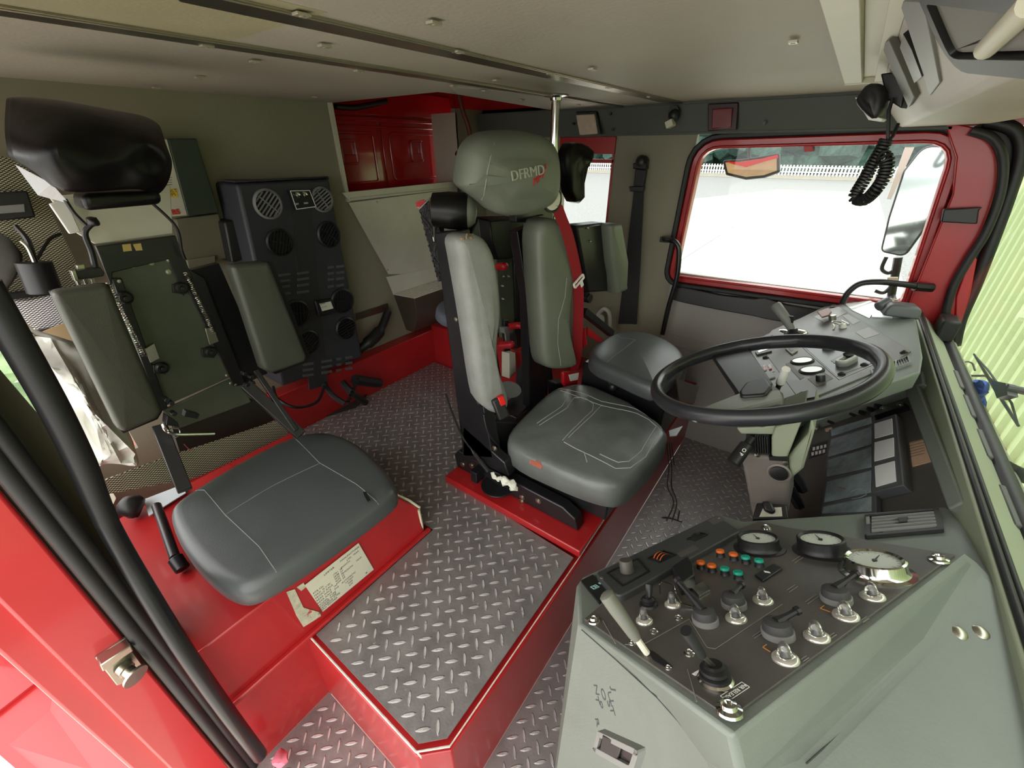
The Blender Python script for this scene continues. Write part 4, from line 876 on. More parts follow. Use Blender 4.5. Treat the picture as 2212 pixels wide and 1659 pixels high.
m = MB()
for r0, dy in ((592, 0), (605, 0), (618, 0), (633, 0), (793, 1), (805, 1), (817, 1)):
    for x0, w in (((598, 28), (638, 28), (704, 16), (722, 20)) if dy == 0 else ((650, 26), (690, 26), (722, 14), (742, 18))):
        yy = r0 - (x0-600)*(.10 if dy == 0 else .16) - (6 if dy == 0 and x0 > 700 else 0); m.rect(FH2, ((x0+3, yy), (x0+w, yy-w*.12), (x0+w+1, yy+5-w*.12), (x0+4, yy+5.5)), .001, .004)
m.each('grille_slot', mat('grille_slot_grey', '#56565a', .4), HT, bevel=.001)
m = MB()
for i in range(8): m.cyl(Fr(U(752+i*3, 868-i*7, x=-1.55), (1, 0, 0), (0, -.3, 1)), .009, -.004, .004, 10)
m.tube(curve_pts([U(700, 830, x=-1.62), U(720, 855, x=-1.55), U(745, 872, x=-1.5)]), .012, 8); m.tube(curve_pts([U(740, 826, x=-1.66), U(762, 850, x=-1.6), U(790, 870, x=-1.6)]), .017, 8); m.tube(curve_pts([U(590, 836, x=-1.6), U(600, 862, x=-1.5), U(640, 880, x=-1.45), U(685, 868, x=-1.5), U(700, 835, x=-1.6)]), .006, 6)
m.each('heater_hose', RUB, HT)
m = MB(); m.tube(curve_pts([U(838, 672, x=-1.74), U(820, 715, x=-1.72), U(790, 745, x=-1.72), U(760, 765, x=-1.75)]), [.02]*8+[.03]*8+[.022]*9, 10); m.tube([U(765, 820, x=-1.62), U(820, 828, x=-1.62)], .025, 8); tag(m.build('hose', RUB), 'fat black hose curving down beside the heater case', 'hose')
m = MB(); m.loft([[U(x, y, z=h) for x, y, h in r] for r in (((645, 885, .02), (660, 872, .05), (680, 870, .06)), ((648, 893, .02), (668, 888, .06), (686, 880, .05)), ((655, 896, .02), (675, 896, .02), (690, 884, .02)))], cap=False); m.jitter(60, .006); tag(m.build('tissue', mat('pinkish_tissue', '#d9d3d6', .8), sub=1), 'crumpled white tissue on the floor in front of the heater', 'tissue')
m = MB(); m.prism([U(560, 828, z=.012), U(700, 870, z=.012), U(800, 845, z=.012), U(770, 880, z=.004), U(655, 915, z=.004), U(640, 945, z=.004)], (0, 0, .004)); tag(m.build('floor_mat', mat('dark_floor_dirt', '#2a211d', .8)), 'dark rubber floor scrap at the foot of the heater', 'floor mat')
# electrical box
EB = thing('fuse_box', 'cream electrical box with dark green cover on the rear wall behind the hooded seat', 'electrical box', (-1.8, .6, .95))
FE = Fr((-1.76, 0, 0), (0, 1, 0), (1, 0, 0))
m = MB(); m.rect(FE, ((300, 300), (362, 300), (406, 466), (330, 470)), -.058, 0); m.build('case', CREAM, EB, bevel=.003)
m = MB(); m.rect(FE, ((362, 300), (423, 299), (473, 460), (405, 466)), -.058, .004); m.build('cover', mat('dark_green_cover', '#2f3a30', .5), EB, bevel=.003)
m = MB(); m.rect(FE, ((330, 409), (381, 407), (384, 426), (335, 428)), 0, .001); o = m.build('warning_label', YEL, EB)
m = MB(); m.text('12 VOLT', FE.at(362, 413, .001).sh(0, 0, .0011), .014, .0002); m.text('24 AMPS', FE.at(363, 421, .001).sh(0, 0, .0011), .012, .0002); m.build('lettering', INK, o)
m = MB()
for k in range(4): m.rect(FE, ((338, 385+k*5), (372, 383+k*5), (372, 384+k*5), (338, 386+k*5)), 0, .0007)
m.build('small_print', INK, EB)
m = MB(); m.rect(FE, ((371, 453), (386, 451), (388, 462), (373, 464)), 0, .0008); o = m.build('red_logo_patch', mat('red_outline', '#c7615a', .6), EB); m = MB(); m.text('RS', FE.at(380, 458, .0008).sh(0, 0, .0009), .024, .0004); m.build('lettering', REDS, o)
m = MB(); m.rect(FE, ((406, 563), (468, 552), (470, 576), (410, 583)), -.04, -.01); m.rect(FE, ((385, 475), (478, 462), (500, 560), (405, 570)), -.05, -.02); m.build('trunking', mat('olive_trunking', '#6f6c58', .6), EB, bevel=.003)
m = MB(); m.rect(FE, ((476, 478), (505, 472), (528, 556), (494, 566)), -.05, .03); tag(m.build('junction_box', BLKP, bevel=.006), 'small black box between the electrical box and heater', 'box')
# far crew seat
FSx = thing('crew_seat', 'dark grey crew seat beside the far door, behind the steering wheel', 'seat', (-.5, 1.65, .05), 'crew seats')
FF = Fr((-.5, 1.65, .325), (1, 0, 0), (0, 0, 1))
FFt = Fr((-.5, 1.65, .40), (1, 0, 0), (0, 0, 1))
P = chaikin([FFt.uv(*p) for p in ((1272, 752), (1300, 730), (1345, 713), (1400, 716), (1450, 735), (1482, 762), (1478, 790), (1425, 838), (1390, 828), (1330, 800), (1275, 778))], 2)
cm = pillow(FF, P, .08, .032, .012); bv = cm.bvh(); cm.build('seat_cushion', SEATD, FSx, smooth=60)
m = MB(); m.drape(bv, FF, uvs(FFt, (1310, 785), (1345, 762), (1372, 740)), .0012); m.drape(bv, FF, uvs(FFt, (1372, 740), (1340, 734), (1330, 722)), .0012); m.build('seam', mat('seam_grey', '#6e7370', .6), FSx)
m = MB(); m.wbox((-.72, -.34), (1.50, 1.78), (.03, .325)); m.build('seat_box', BLK, FSx, bevel=.01)
FZ = Fr((-.92, 0, 0), (0, 1, 0), (1, -.1, 0))
m = MB(); m.rect(FZ, ((1236, 487), (1300, 480), (1305, 628), (1262, 630)), -.05, .02); m.build('back_frame', BLK, FSx, bevel=.008)
m = pillow(FZ, fillet([FZ.uv(*p) for p in ((1288, 482), (1314, 480), (1330, 560), (1328, 622), (1308, 630), (1296, 560))], .012, 4), .07, .02, .003, rb=.005); m.build('side_bolster', SEATV, FSx, smooth=60)
m = MB()
for px in ((1267, 492), (1273, 521)): bolt(m, FZ.at(*px, .02), .004, .024)
m.each('bolt', STEEL, FSx)
m = MB(); m.tube([FZ.px(1260, 672, 0), FZ.px(1320, 720, .02)], .022, 4); m.tube([FZ.px(1266, 628, 0), FZ.px(1268, 645, 0)], .014, 8); m.cyl(FZ.at(1267, 643, 0), .02, -.01, .02, 14); m.build('fold_arm', BLK, FSx, bevel=.002)
m = MB(); m.rect(FZ, ((1262, 705), (1300, 735), (1300, 745), (1262, 722)), .01, .02); m.tube([FZ.px(1258, 712, .03), FZ.px(1262, 745, .03)], .014, 6); m.each('red_clip', REDS, FSx)
FHk = Fr((-.96, 1.7, 1.0), (0, 1, 0), (1, 0, 0))
m = pillow(FHk, chaikin([FHk.uv(*p) for p in ((1205, 312), (1225, 306), (1256, 318), (1262, 330), (1240, 380), (1238, 440), (1212, 432), (1200, 360))], 1), .06, .02, .01, dip=lambda u, v: .012*noise.noise(V((u*25, v*25, 7)))); m.build('headrest_hood', VINB, FSx, smooth=60)
m = MB(); m.loft([[FHk.px(x, y, h) for x, y, h in r] for r in (((1264, 326, .03), (1258, 332, .07)), ((1250, 350, .0), (1246, 358, .05)), ((1238, 372, .03), (1237, 380, .05)))], cap=False); m.jitter(50, .008); m.build('hood_lining', mat('silver_lining_b', '#c3c3bf', .35), FSx, smooth=0)
m = MB(); m.prism([U(1462, 818, x=-.30), U(1510, 835, x=-.30), U(1500, 872, x=-.30), U(1468, 866, x=-.30)], (-.004, 0, 0)); m.build('kick_plate', ALUD, FSx, bevel=.001)
m = MB(); m.tube(curve_pts([U(1288, 700, y=2.12), U(1292, 680, y=2.12), U(1305, 668, y=2.12), U(1316, 678, y=2.12), U(1318, 712, y=2.12)]), .012, 8); m.ball(U(1296, 690, y=2.12), .03, (1, .6, 1.2)); tag(m.build('plastic_hose', mat('pale_clear_plastic', '#b5b5ae', .2)), 'pale clear plastic tube bundle behind the far crew seat', 'hose')
# gear lever with red knob by the driver's cushion
t = thing('park_lever', 'black lever with bright red knob between driver seat and far seat', 'lever', U(1322, 832, y=1.47))
m = MB(); m.tube([U(1324, 838, y=1.47), U(1302, 795, y=1.47)], .009, 8); m.cyl(Fr(U(1304, 800, y=1.47), (1, 0, 0), (-.4, 0, 1)), .015, -.005, .01, 14); m.ball(U(1324, 835, y=1.47), .02); m.build('shaft', BLKP, t)
m = MB(); m.lathe(Fr(U(1300, 797, y=1.47), (1, 0, 0), (-.4, 0, 1)), [(.012, 0), (.013, .012), (.02, .034), (.018, .042), (.004, .046)], 16); m.build('knob', REDP, t)
m = MB(); m.prism([U(1445, 930, z=.2), U(1475, 920, z=.2), U(1462, 940, z=.2), U(1447, 942, z=.2)], (0, 0, -.004)); tag(m.build('paper_slip', mat('pale_card_b', '#c9d0d2', .7)), 'pale card tucked beside the driver cushion under the wheel rim', 'card')
# breathing apparatus frame between the seats, behind the driver
BA = thing('apparatus_frame', 'green back plate frame with four red sleeved hooks behind the driver seat', 'apparatus rack', (-1.2, 1.25, 0))
FBa = Fr((-1.15, 0, 0), (0, 1, 0), (1, 0, 0))
m = MB(); m.rect(FBa, ((1068, 500), (1108, 490), (1118, 720), (1085, 730)), -.02, 0); m.build('back_plate', GREENP, BA, bevel=.002)
m = MB(); m.rect(FBa, ((1104, 480), (1150, 470), (1160, 780), (1115, 770)), -.05, .01); m.rect(FBa, ((1085, 690), (1096, 690), (1100, 780), (1088, 780)), 0, .012); m.each('side_rail', BLK, BA, bevel=.003)
m = MB()
for pp, r in (((( 1098, 706, .02), (1118, 703, .05), (1138, 707, .10), (1150, 716, .13)), .017), (((1082, 746, .02), (1105, 744, .08)), .018), (((1112, 558, .02), (1130, 550, .06), (1140, 557, .10)), .017), (((1076, 576, .02), (1090, 575, .07)), .017)):
    m = MB(); c_ = curve_pts([FBa.px(*q) for q in pp]); d_ = (c_[-1]-c_[-2]).normalized(); m.tube(c_+[c_[-1]+d_*r*.5, c_[-1]+d_*r*.8], [r]*len(c_)+[r*.85, r*.3], 12); m.build('red_sleeve', REDS, BA, smooth=60)
m = MB(); m.rect(FBa, ((1078, 705), (1098, 702), (1098, 716), (1080, 718)), .0, .03); m.rect(FBa, ((1085, 716), (1094, 716), (1096, 745), (1088, 745)), .01, .02); m.each('hook_block', GREYP, BA, bevel=.002)
m = MB()
for px in ((1089, 597), (1100, 597), (1087, 618), (1088, 646), (1160, 536), (1166, 675)): bolt(m, FBa.at(*px, .01), .004, .012)
m.each('bolt', STEEL, BA)
m = MB(); m.rect(FBa, ((1083, 758), (1096, 756), (1098, 798), (1084, 812)), .0, .05); m.jitter(30, .006); m.build('valve', CREAM, BA)
m = MB(); P = [FBa.px(x, y, h) for x, y, h in ((1060, 475, .1), (1130, 470, .1), (1140, 500, .1), (1132, 530, .14), (1105, 560, .14), (1075, 562, .1), (1065, 520, .12))]
m.prism(P, (-.09, 0, 0)); m.jitter(14, .008); m.build('mask_cover', VINB, BA, bevel=.006)
m = pillow(Fr((-1.04, 1.2, .2), (0, 1, 0), (1, .05, 0)), chaikin([Fr((-1.04, 1.2, .2), (0, 1, 0), (1, .05, 0)).uv(x, y) for x, y in ((1110, 850), (1112, 800), (1135, 770), (1160, 772), (1168, 800), (1155, 850), (1138, 900), (1112, 930))], 2), .06, .025, .01); o = m.build('folded_pad', mat('black_fabric_pad', '#202121', .8), smooth=60); tag(o, 'black upright oval pad standing behind the driver cushion', 'pad')
m = MB(); m.lathe(Fr(U(1100, 843, x=-.98), (1, 0, 0), (.25, -.1, 1)), [(.002, 0), (.05, .002), (.055, .006), (.05, .006), (.002, .004)], 28); tag(m.build('metal_dish', GREYP), 'small grey metal dish beside the driver seat bolster', 'dish')
m = pillow(Fr((-1.22, 1.3, .42), (0, 1, 0), (.3, 0, 1)), chaikin(uvs(Fr((-1.22, 1.3, .42), (0, 1, 0), (.3, 0, 1)), (935, 690), (950, 668), (990, 662), (1060, 680), (1060, 720), (960, 712)), 2), .06, .02, .008); o = m.build('crew_seat', mat('blue_grey_fabric', '#5b6069', .9, bump=(300, .4)), smooth=60); tag(o, 'blue grey fabric rear centre seat cushion half hidden by the driver seat post', 'seat', 'crew seats')
m = MB(); m.tube([U(1186, 790, x=-.9), U(1190, 822, x=-.9)], .012, 10); m.each('mechanism_pin', BLK, DS)
m = MB(); m.wbox((-.98, -.85), (1.2, 1.4), (.03, .14)); m.build('seat_mechanism', BLK, DS, bevel=.008)
m = MB(); m.rect(Fr((-.88, 1.3, .1), (0, 1, 0), (1, 0, 0)), ((1180, 820), (1215, 815), (1225, 850), (1200, 880), (1185, 870)), 0, .06); m.build('mechanism_cover', BLK, DS, bevel=.008)
for ch in DS.children:
    for v in ch.data.vertices:
        if v.co.z < .028: v.co.z = .028
# fire lock plate and white gloves / paper on the rail
m = MB(); P0 = U(1085, 1040, y=.88)
for i in range(14):
    a = i/13; m.ball(U(1068+42*a+random.uniform(-4, 4), 1030+20*a+random.uniform(-6, 6), y=.872), random.uniform(.008, .016), (1.4, .8, .7), 8)
m.jitter(45, .012); tag(m.build('paper_rag', PAPER), 'crumpled cream paper rag on the rail beside the driver seat', 'rag')
m = MB(); m.ball(U(607, 1640, z=-.3), .022, (1.2, .8, .8)); m.jitter(50, .012); tag(m.build('pink_rag', PINK), 'small pink rag on the near step at the bottom edge', 'rag')
m = MB(); 
for k in range(3): m.tube(curve_pts([U(1440+k*5, 955, x=-.33), U(1445+k*6, 1010, x=-.32), U(1442+k*9, 1050, x=-.28), U(1455+k*7, 1085, x=-.22), U(1440+k*12, 1125, x=-.18)]), .0028, 6)
m.tube(curve_pts([U(1430, 1118, x=-.2), U(1450, 1120, x=-.18), U(1474, 1128, x=-.17)]), .003, 6); tag(m.build('loose_wires', mat('brown_wire', '#3a332c', .6)), 'thin dark loose wires hanging over the red platform front onto the footwell', 'wires')
# ---------------------------------------------------------------- far wall fittings
t = thing('seat_belt', 'black seat belt hanging on the olive pillar left of the far door', 'seat belt', (-.8, 2.16, .35))
FX = Fr((0, 2.165, 0), (1, 0, 0), (0, -1, 0))
m = MB(); m.rect(FX, ((1370, 405), (1390, 408), (1378, 560), (1370, 700), (1335, 700), (1352, 560)), -.003, .0); m.rect(FX, ((1388, 408), (1391, 410), (1384, 560), (1375, 700), (1369, 700), (1378, 560)), -.001, .006); m.build('webbing', BELTK, t)
m = MB(); m.lathe(FX.at(1387, 350), [(.028, -.02), (.03, .01), (.02, .03), (.004, .036)], 18); m.rect(FX, ((1372, 352), (1400, 352), (1400, 366), (1372, 364)), -.01, .03); m.rect(FX, ((1374, 364), (1398, 366), (1392, 404), (1370, 402)), -.01, .015); m.build('belt_anchor', BLKP, t, bevel=.004)
m = MB(); m.rect(FX, ((1362, 402), (1394, 402), (1392, 414), (1364, 413)), -.005, .022); m.build('belt_slider', BLKP, t, bevel=.003)
t = thing('courtesy_lamp', 'square peach coloured courtesy lamp on the grey valance', 'lamp', FV.px(1273, 268))
m = MB(); m.rect(FV, ((1248, 242), (1292, 241), (1301, 290), (1256, 293)), -.005, .02); m.build('lamp_case', BLKP, t, bevel=.003)
m = MB(); m.rect(FV, ((1250, 249), (1290, 247), (1297, 289), (1258, 292)), .02, .03); m.build('lens', LAMPW, t, bevel=.003)
t = thing('warning_lamp', 'square dark red warning lamp on the grey valance above the far door', 'lamp', FV.px(1563, 252))
m = MB(); m.rect(FV, ((1531, 225), (1597, 222), (1592, 281), (1531, 283)), -.01, .016); m.build('lamp_case', mat('maroon_case', '#2b0a10', .4), t, bevel=.003)
m = MB(); m.rect(FV, ((1542, 236), (1586, 233), (1582, 275), (1540, 279)), .016, .026); m.build('lens', LEDR, t, bevel=.003)
t = thing('spot_lamp', 'small black swivel spot lamp with pale square lens on the valance', 'lamp', FV.px(1450, 252))
m = MB(); m.ball(FV.px(1456, 250, .03), .025, (1, 1, 1)); m.cyl(FV.at(1459, 242), .022, 0, .03, 16); m.build('swivel', BLKP, t)
m = MB(); fr = FV.at(1445, 267, .07, .45); m.box(fr, (-.015, .015), (-.013, .013), (.03, .072)); m.build('lens', CREAM, t, bevel=.002)
m = MB()
for px in ((1240, 267), (1652, 266), (1320, 246), (1325, 280)): m.cyl(FV.at(*px), .006, 0, .012, 10)
struct(m.build('trim_17', BLK), 'small dark fasteners on the valance')
m = MB(); m.tube(curve_pts([FX.px(1432, 516, .0), FX.px(1448, 519, .06), FX.px(1460, 524, .07), FX.px(1467, 545, .07), FX.px(1462, 600, .07), (FX.px(1445, 660, .07)), FX.px(1431, 722, .07)]), .012, 10); m.box(FX.at(1437, 517), (-.02, .02), (-.012, .012), (0, .02)); tag(m.build('grab_rail', BLK), 'thin black curved grab handle at the left edge of the far door window', 'handle')
m = MB(); m.tube(curve_pts([FX.px(1820, 655, .08), FX.px(1832, 632, .08), FX.px(1858, 613, .08), FX.px(1900, 609, .08), FX.px(1950, 614, .06), FX.px(1985, 619, .04)]), .0115, 10); m.tube([FX.px(1975, 619, .045), FX.px(2014, 622, .02)], .016, 8); tag(m.build('grab_rail', BLK), 'black curved grab handle over the far end of the dashboard', 'handle')
m = MB(); m.tube([(-.938, 1.55, 1.312), (-.938, 1.55, .05)], .0165, 16); o = m.build('chrome_pole', CHROME); tag(o, 'chrome vertical pole from the ceiling behind the driver headrest', 'pole')
m = MB(); m.lathe(Fr((-.938, 1.55, 1.309), (1, 0, 0), (0, 0, -1)), [(.045, 0), (.045, .004), (.022, .008), (.02, .016)], 24); m.build('flange', CHROME, o)
# latch on the near post
t = thing('door_striker', 'steel door striker with round pin on the red near post', 'latch', U(262, 1435, x=-.9))
FJ = Fr((-.888, -.1, 0), (0, 1, 0), (1, 0, 0))
m = MB(); m.rect(FJ, ((204, 1418), (270, 1374), (275, 1388), (312, 1440), (300, 1460), (250, 1478)), -.001, .006); m.rect(FJ, ((206, 1416), (272, 1374), (278, 1386), (212, 1430)), .0, .03); m.build('striker_plate', STEEL, t, bevel=.002)
m = MB(); fr = Fr(FJ.px(265, 1442, .006), (0, 0, 1), (.9, .25, -.25)); m.lathe(fr, [(.014, 0), (.014, .012), (.011, .013), (.011, .03), (.021, .031), (.021, .036), (.002, .037)], 22); m.build('pin', STEEL, t)
# ---------------------------------------------------------------- near console
NC = thing('left_console', 'large grey dashboard console nearest the camera, with dark switch panel', 'console', (.1, .45, ZL))
NP = Fr((0.05, .45, .59), (1, 0, 0), (-.40, .32, .85))
def rim(*px): return [NP.px(x, y, .004) for x, y in px]
RT = rim((1248, 1349), (1583, 1593), (2084, 1201), (2064, 1092), (1820, 1111), (1607, 1125), (1555, 1110), (1258, 1245), (1246, 1262))
m = MB(); ct = V((.09, .52, 0))
def zz(p, z, k): q = p.copy(); d = V((q.x-ct.x, q.y-ct.y, 0)); q = q + d*k; q.z = z; return q
flap = U(1400, 1450, z=.50)
B2 = U(1600, 1680, z=.47); 
vb = m.b.verts.new; top = [vb(p) for p in RT]
L_, B_, R_ = top[0], top[1], top[2]
cre = [U(1605, 1700, z=.59), U(1740, 1655, z=.60), U(2000, 1392, z=.60), U(2112, 1225, z=.60)]
cv = [vb(p) for p in cre]
m.b.faces.new((B_, cv[0], cv[1], cv[2], cv[3], R_))
lo = [vb((.337, 1.02, .56)), vb((.338, .72, .595)), vb((.338, .40, .59)), vb((.338, .05, .56)), vb((.10, .05, .50))]
m.b.faces.new((cv[3], cv[2], cv[1], cv[0], lo[4], lo[3], lo[2], lo[1]))
fl_ = [vb(U(1540, 1665, z=.54)), vb(U(1420, 1500, z=.50))]
m.b.faces.new((L_, fl_[1], fl_[0], cv[0], B_))
bt = [vb(p) for p in ((-.145, .39, ZL), (-.14, .33, ZL), (-.05, .20, ZL), (.05, .05, ZL))]
m.b.faces.new((L_, bt[1], bt[2], fl_[0], fl_[1])); m.b.faces.new((fl_[0], bt[2], bt[3], lo[4], cv[0]))
m.b.faces.new((top[8], L_, bt[1], bt[0])[::-1] if False else (top[8], bt[0], bt[1], L_))
bk = [vb((x, y, ZL)) for x, y in ((-.13, .42), (0, .8), (.337, .95))]
m.b.faces.new((top[7], top[8], bt[0], bk[0])); m.b.faces.new((top[6], top[7], bk[0], bk[1])); m.b.faces.new((top[5], top[6], bk[1])); m.b.faces.new((top[4], top[5], bk[1], bk[2])); m.b.faces.new((top[3], top[4], bk[2]))
m.b.faces.new((R_, cv[3], lo[1], lo[0], top[3])); m.b.faces.new((top[3], lo[0], bk[2]))
m.b.faces.new(top)
cbv = m.bvh(); m.build('console_body', DASH, NC, bevel=.007, smooth=30, seg=3)
m = MB(); m.rect(NP, ((1264, 1347), (1579, 1567), (2064, 1208), (1697, 1146), (1640, 1133), (1560, 1165), (1345, 1280)), .004, .0075); m.build('switch_panel', PANEL, NC, bevel=.0008)
H0 = .0075
m = MB()
for pp in (((1390, 1392), (1489, 1337)), ((1489, 1337), (1527, 1398)), ((1527, 1398), (1545, 1402)), ((1545, 1402), (1690, 1305)), ((1350, 1392), (1390, 1392)), ((1485, 1445), (1505, 1515)), ((1302, 1340), (1330, 1390))): m.tube([NP.px(*pp[0], H0+.0004), NP.px(*pp[1], H0+.0004)], .0005, 4)
m.build('engraved_line', mat('engraved_grey', '#7e7c74', .6), NC)
def gauge(px, py, rp, bezmat, hgt, ndl):
    c = NP.at(px, py, H0); r = (NP.px(px, py, H0)-NP.px(px+rp, py, H0)).length
    fr = NP.sh(*NP.uv(px, py, H0)[:2], H0); fr = Fr(NP.px(px, py, H0), NP.u, NP.n)
    m = MB(); m.lathe(fr, [(r, 0), (r, .0015), (r*.86, .003), (r*.83, .005), (r*.80, hgt*.5), (r*.80, hgt), (r*.74, hgt+.0015), (r*.66, hgt-.001), (r*.66, hgt-.0028)], 40, cap=False); g = m.build('gauge', bezmat, NC, smooth=40)
    m = MB(); m.cyl(fr, r*.665, hgt-.006, hgt-.003, 36); m.build('dial', WHITE, g)
    m = MB()
    for k in range(16):
        a = -.7+k*(PI+1.4)/15; q = r*(.60 if k % 5 else .63); e = r*(.55 if k % 5 else .50); m.tube([fr.p(q*math.cos(a), q*math.sin(a), hgt-.0028), fr.p(e*math.cos(a), e*math.sin(a), hgt-.0028)], .00022, 3)
    m.tube([fr.p(-r*.1*math.cos(ndl), -r*.1*math.sin(ndl), hgt-.0022), fr.p(r*.5*math.cos(ndl), r*.5*math.sin(ndl), hgt-.0022)], [.0011, .0004], 5); m.cyl(fr, r*.07, hgt-.003, hgt-.0012, 10)
    m.build('needle', INK, g)
    m = MB(); m.lathe(fr, [(r*.67, hgt-.0008), (r*.4, hgt-.0001), (.001, hgt)], 30, cap=False); m.build('cover_glass', GLASS, g)
gauge(1640, 1184, 57, BLKP, .020, 2.0); gauge(1776, 1190, 66, BLKP, .022, 1.9); gauge(1893, 1236, 82, CHROME, .020, 1.2)
cap0 = None
for px, py, cm_, rot in ((1557, 1202, ORG, 0), (1586, 1209, ORG, 0), (1612, 1216, TEAL, 0), (1641, 1223, TEAL, 0), (1515, 1227, ORG, 0), (1539, 1234, ORG, 0), (1567, 1241, TEAL, 0), (1596, 1250, TEAL, 0)):
    fr = Fr(NP.px(px, py, H0), NP.u, NP.n); m = MB(); m.lathe(fr, [(.0078, 0), (.0071, .001), (.0069, .008)], 18); o = m.build('push_button', BLKP, NC)
    m = MB(); m.lathe(fr, [(.0071, .0078), (.0071, .0105), (.006, .0118), (.001, .0119)], 18); m.box(fr, (-.0006, .0062), (-.0062, -.0014), (.0112, .0128)); m.build('button_cap', cm_, o)
lp = None
for px, py, s in ((1392, 1342, 19), (1453, 1307, 18), (1590, 1337, 24), (1648, 1298, 23), (1697, 1424, 30), (1764, 1376, 29), (1827, 1331, 29), (1884, 1289, 28)):
    fr = Fr(NP.px(px, py, H0), NP.u, NP.n); r = (NP.px(px, py, H0)-NP.px(px+s, py, H0)).length
    m = MB(); m.lathe(fr, [(r, 0), (r, .0015), (r*.9, .0035), (r*.6, .005), (r*.5, .0045)], 22); o = m.build('pilot_lamp', mat('lamp_flange_%d' % px, '#dcd9ce', .12, .6) if lp is None else lp, NC); lp = lp or o.data.materials[0]
    m = MB(); q = r*.48; m.lathe(fr, [(q, .004), (q, .009), (q*.92, .013), (q*.75, .0165), (q*.45, .019), (.0003, .0198)], 20); m.build('lamp_dome', GLOBE, o, smooth=80)
    m = MB(); m.lathe(fr, [(q*.5, .004), (q*.45, .0065), (q*.25, .009)], 10); m.build('filament_base', BULB, o)
for px, py, s, tip, up, lbl in ((1524, 1344, 29, (1462, 1252), .030, 1), (1586, 1309, 28, (1603, 1262), .012, 0), (1681, 1372, 36, (1724, 1318), .014, 0), (1807, 1297, 34, (1850, 1238), .016, 0)):
    fr = Fr(NP.px(px, py, H0), NP.u, NP.n); r = (NP.px(px, py, H0)-NP.px(px+s, py, H0)).length
    m = MB(); m.lathe(fr, [(r, 0), (r, .0065), (r*.97, .007), (r*.9, .0072)], 26); o = m.build('rotary_switch', GREYP, NC)
    m = MB(); m.lathe(fr, [(r*.9, .007), (r*.88, .012), (r*.80, .0165), (r*.62, .018), (r*.25, .0185)], 26); m.build('rubber_boot', mat('boot_grey_%d' % px, '#3c3c3c', .6), o)
    A = fr.p(0, 0, .016); B = NP.px(tip[0], tip[1], .016+up); m = MB(); m.tube([A, A.lerp(B, .25), A.lerp(B, .5), B], [.006, .0052, .0036, .0036], 8); d = (B-A).normalized(); m.tube([B-d*.004, B+d*.001], .0052, 8); m.build('switch_lever', BLKP, o)
m = MB(); fr = Fr(NP.px(1401, 1307, H0), NP.u, NP.n); m.lathe(fr, [(.0135, 0), (.0125, .003), (.0095, .004), (.010, .009), (.007, .012)], 22); o = m.build('toggle_switch', BLKP, NC); m = MB(); m.tube([fr.p(0, 0, .01), NP.px(1402, 1285, .03), NP.px(1401, 1262, .043)], [.004, .0045, .006], 10); m.build('toggle', BLKP, o)
# air release joystick
fr = Fr(NP.px(1546, 1470, H0), NP.u, NP.n); m = MB(); m.lathe(fr, [(.0185, 0), (.0185, .002), (.0165, .004)], 28); o = m.build('joystick', CHROME, NC)
m = MB(); m.lathe(fr, [(.0165, .003), (.0160, .007), (.0125, .0085), (.0145, .010), (.0145, .0135), (.0105, .015), (.0115, .017), (.009, .0185), (.004, .017)], 28); m.build('joystick_boot', RUB, o)
A, B, C_ = fr.p(0, 0, .016), NP.px(1517, 1416, .048), NP.px(1482, 1362, .082); m = MB(); m.tube([A, B], .0025, 8); m.build('shaft', STEEL, o); m = MB(); m.tube([B, B.lerp(C_, .1), C_], [.0045, .0048, .0062], 12); m.build('grip', BLKP, o)
# park brake handle in its slot
m = MB(); m.prism([NP.px(x, y, H0+.0003) for x, y in ((1400, 1405), (1412, 1408), (1448, 1436), (1452, 1443), (1442, 1444), (1410, 1425))], NP.n*.0006); m.build('lever_slot', BLK, NC)
A, B, C_ = NP.px(1398, 1412, .008), NP.px(1376, 1380, .026), NP.px(1310, 1285, .082); m = MB(); m.tube([A, B], .0042, 8); o = m.build('brake_lever', CREAM, NC); m = MB(); m.tube([B, B.lerp(C_, .12), B.lerp(C_, .7), C_, C_.lerp(B, -.03)], [.006, .0078, .0098, .0098, .007], 12); m.build('lever_grip', mat('olive_grey_grip', '#66675d', .5), o)
# screws
m = MB()
for px, s in (((1283, 1342), 1), ((1655, 1141), 1), ((1576, 1536), 1.35), ((2028, 1211), 1.35), ((1466, 1336), .6), ((1413, 1365), .6), ((1489, 1412), .7), ((1443, 1443), .45), ((1365, 1390), .5)):
    fr = Fr(NP.px(*px, H0), NP.u, NP.n); m.lathe(fr, [(.0095*s, 0), (.009*s, .002*s), (.006*s, .003*s), (.0055*s, .006*s), (.003*s, .0065*s), (.002*s, .004*s)], 18)
m.each('panel_screw', CHROME, NC)
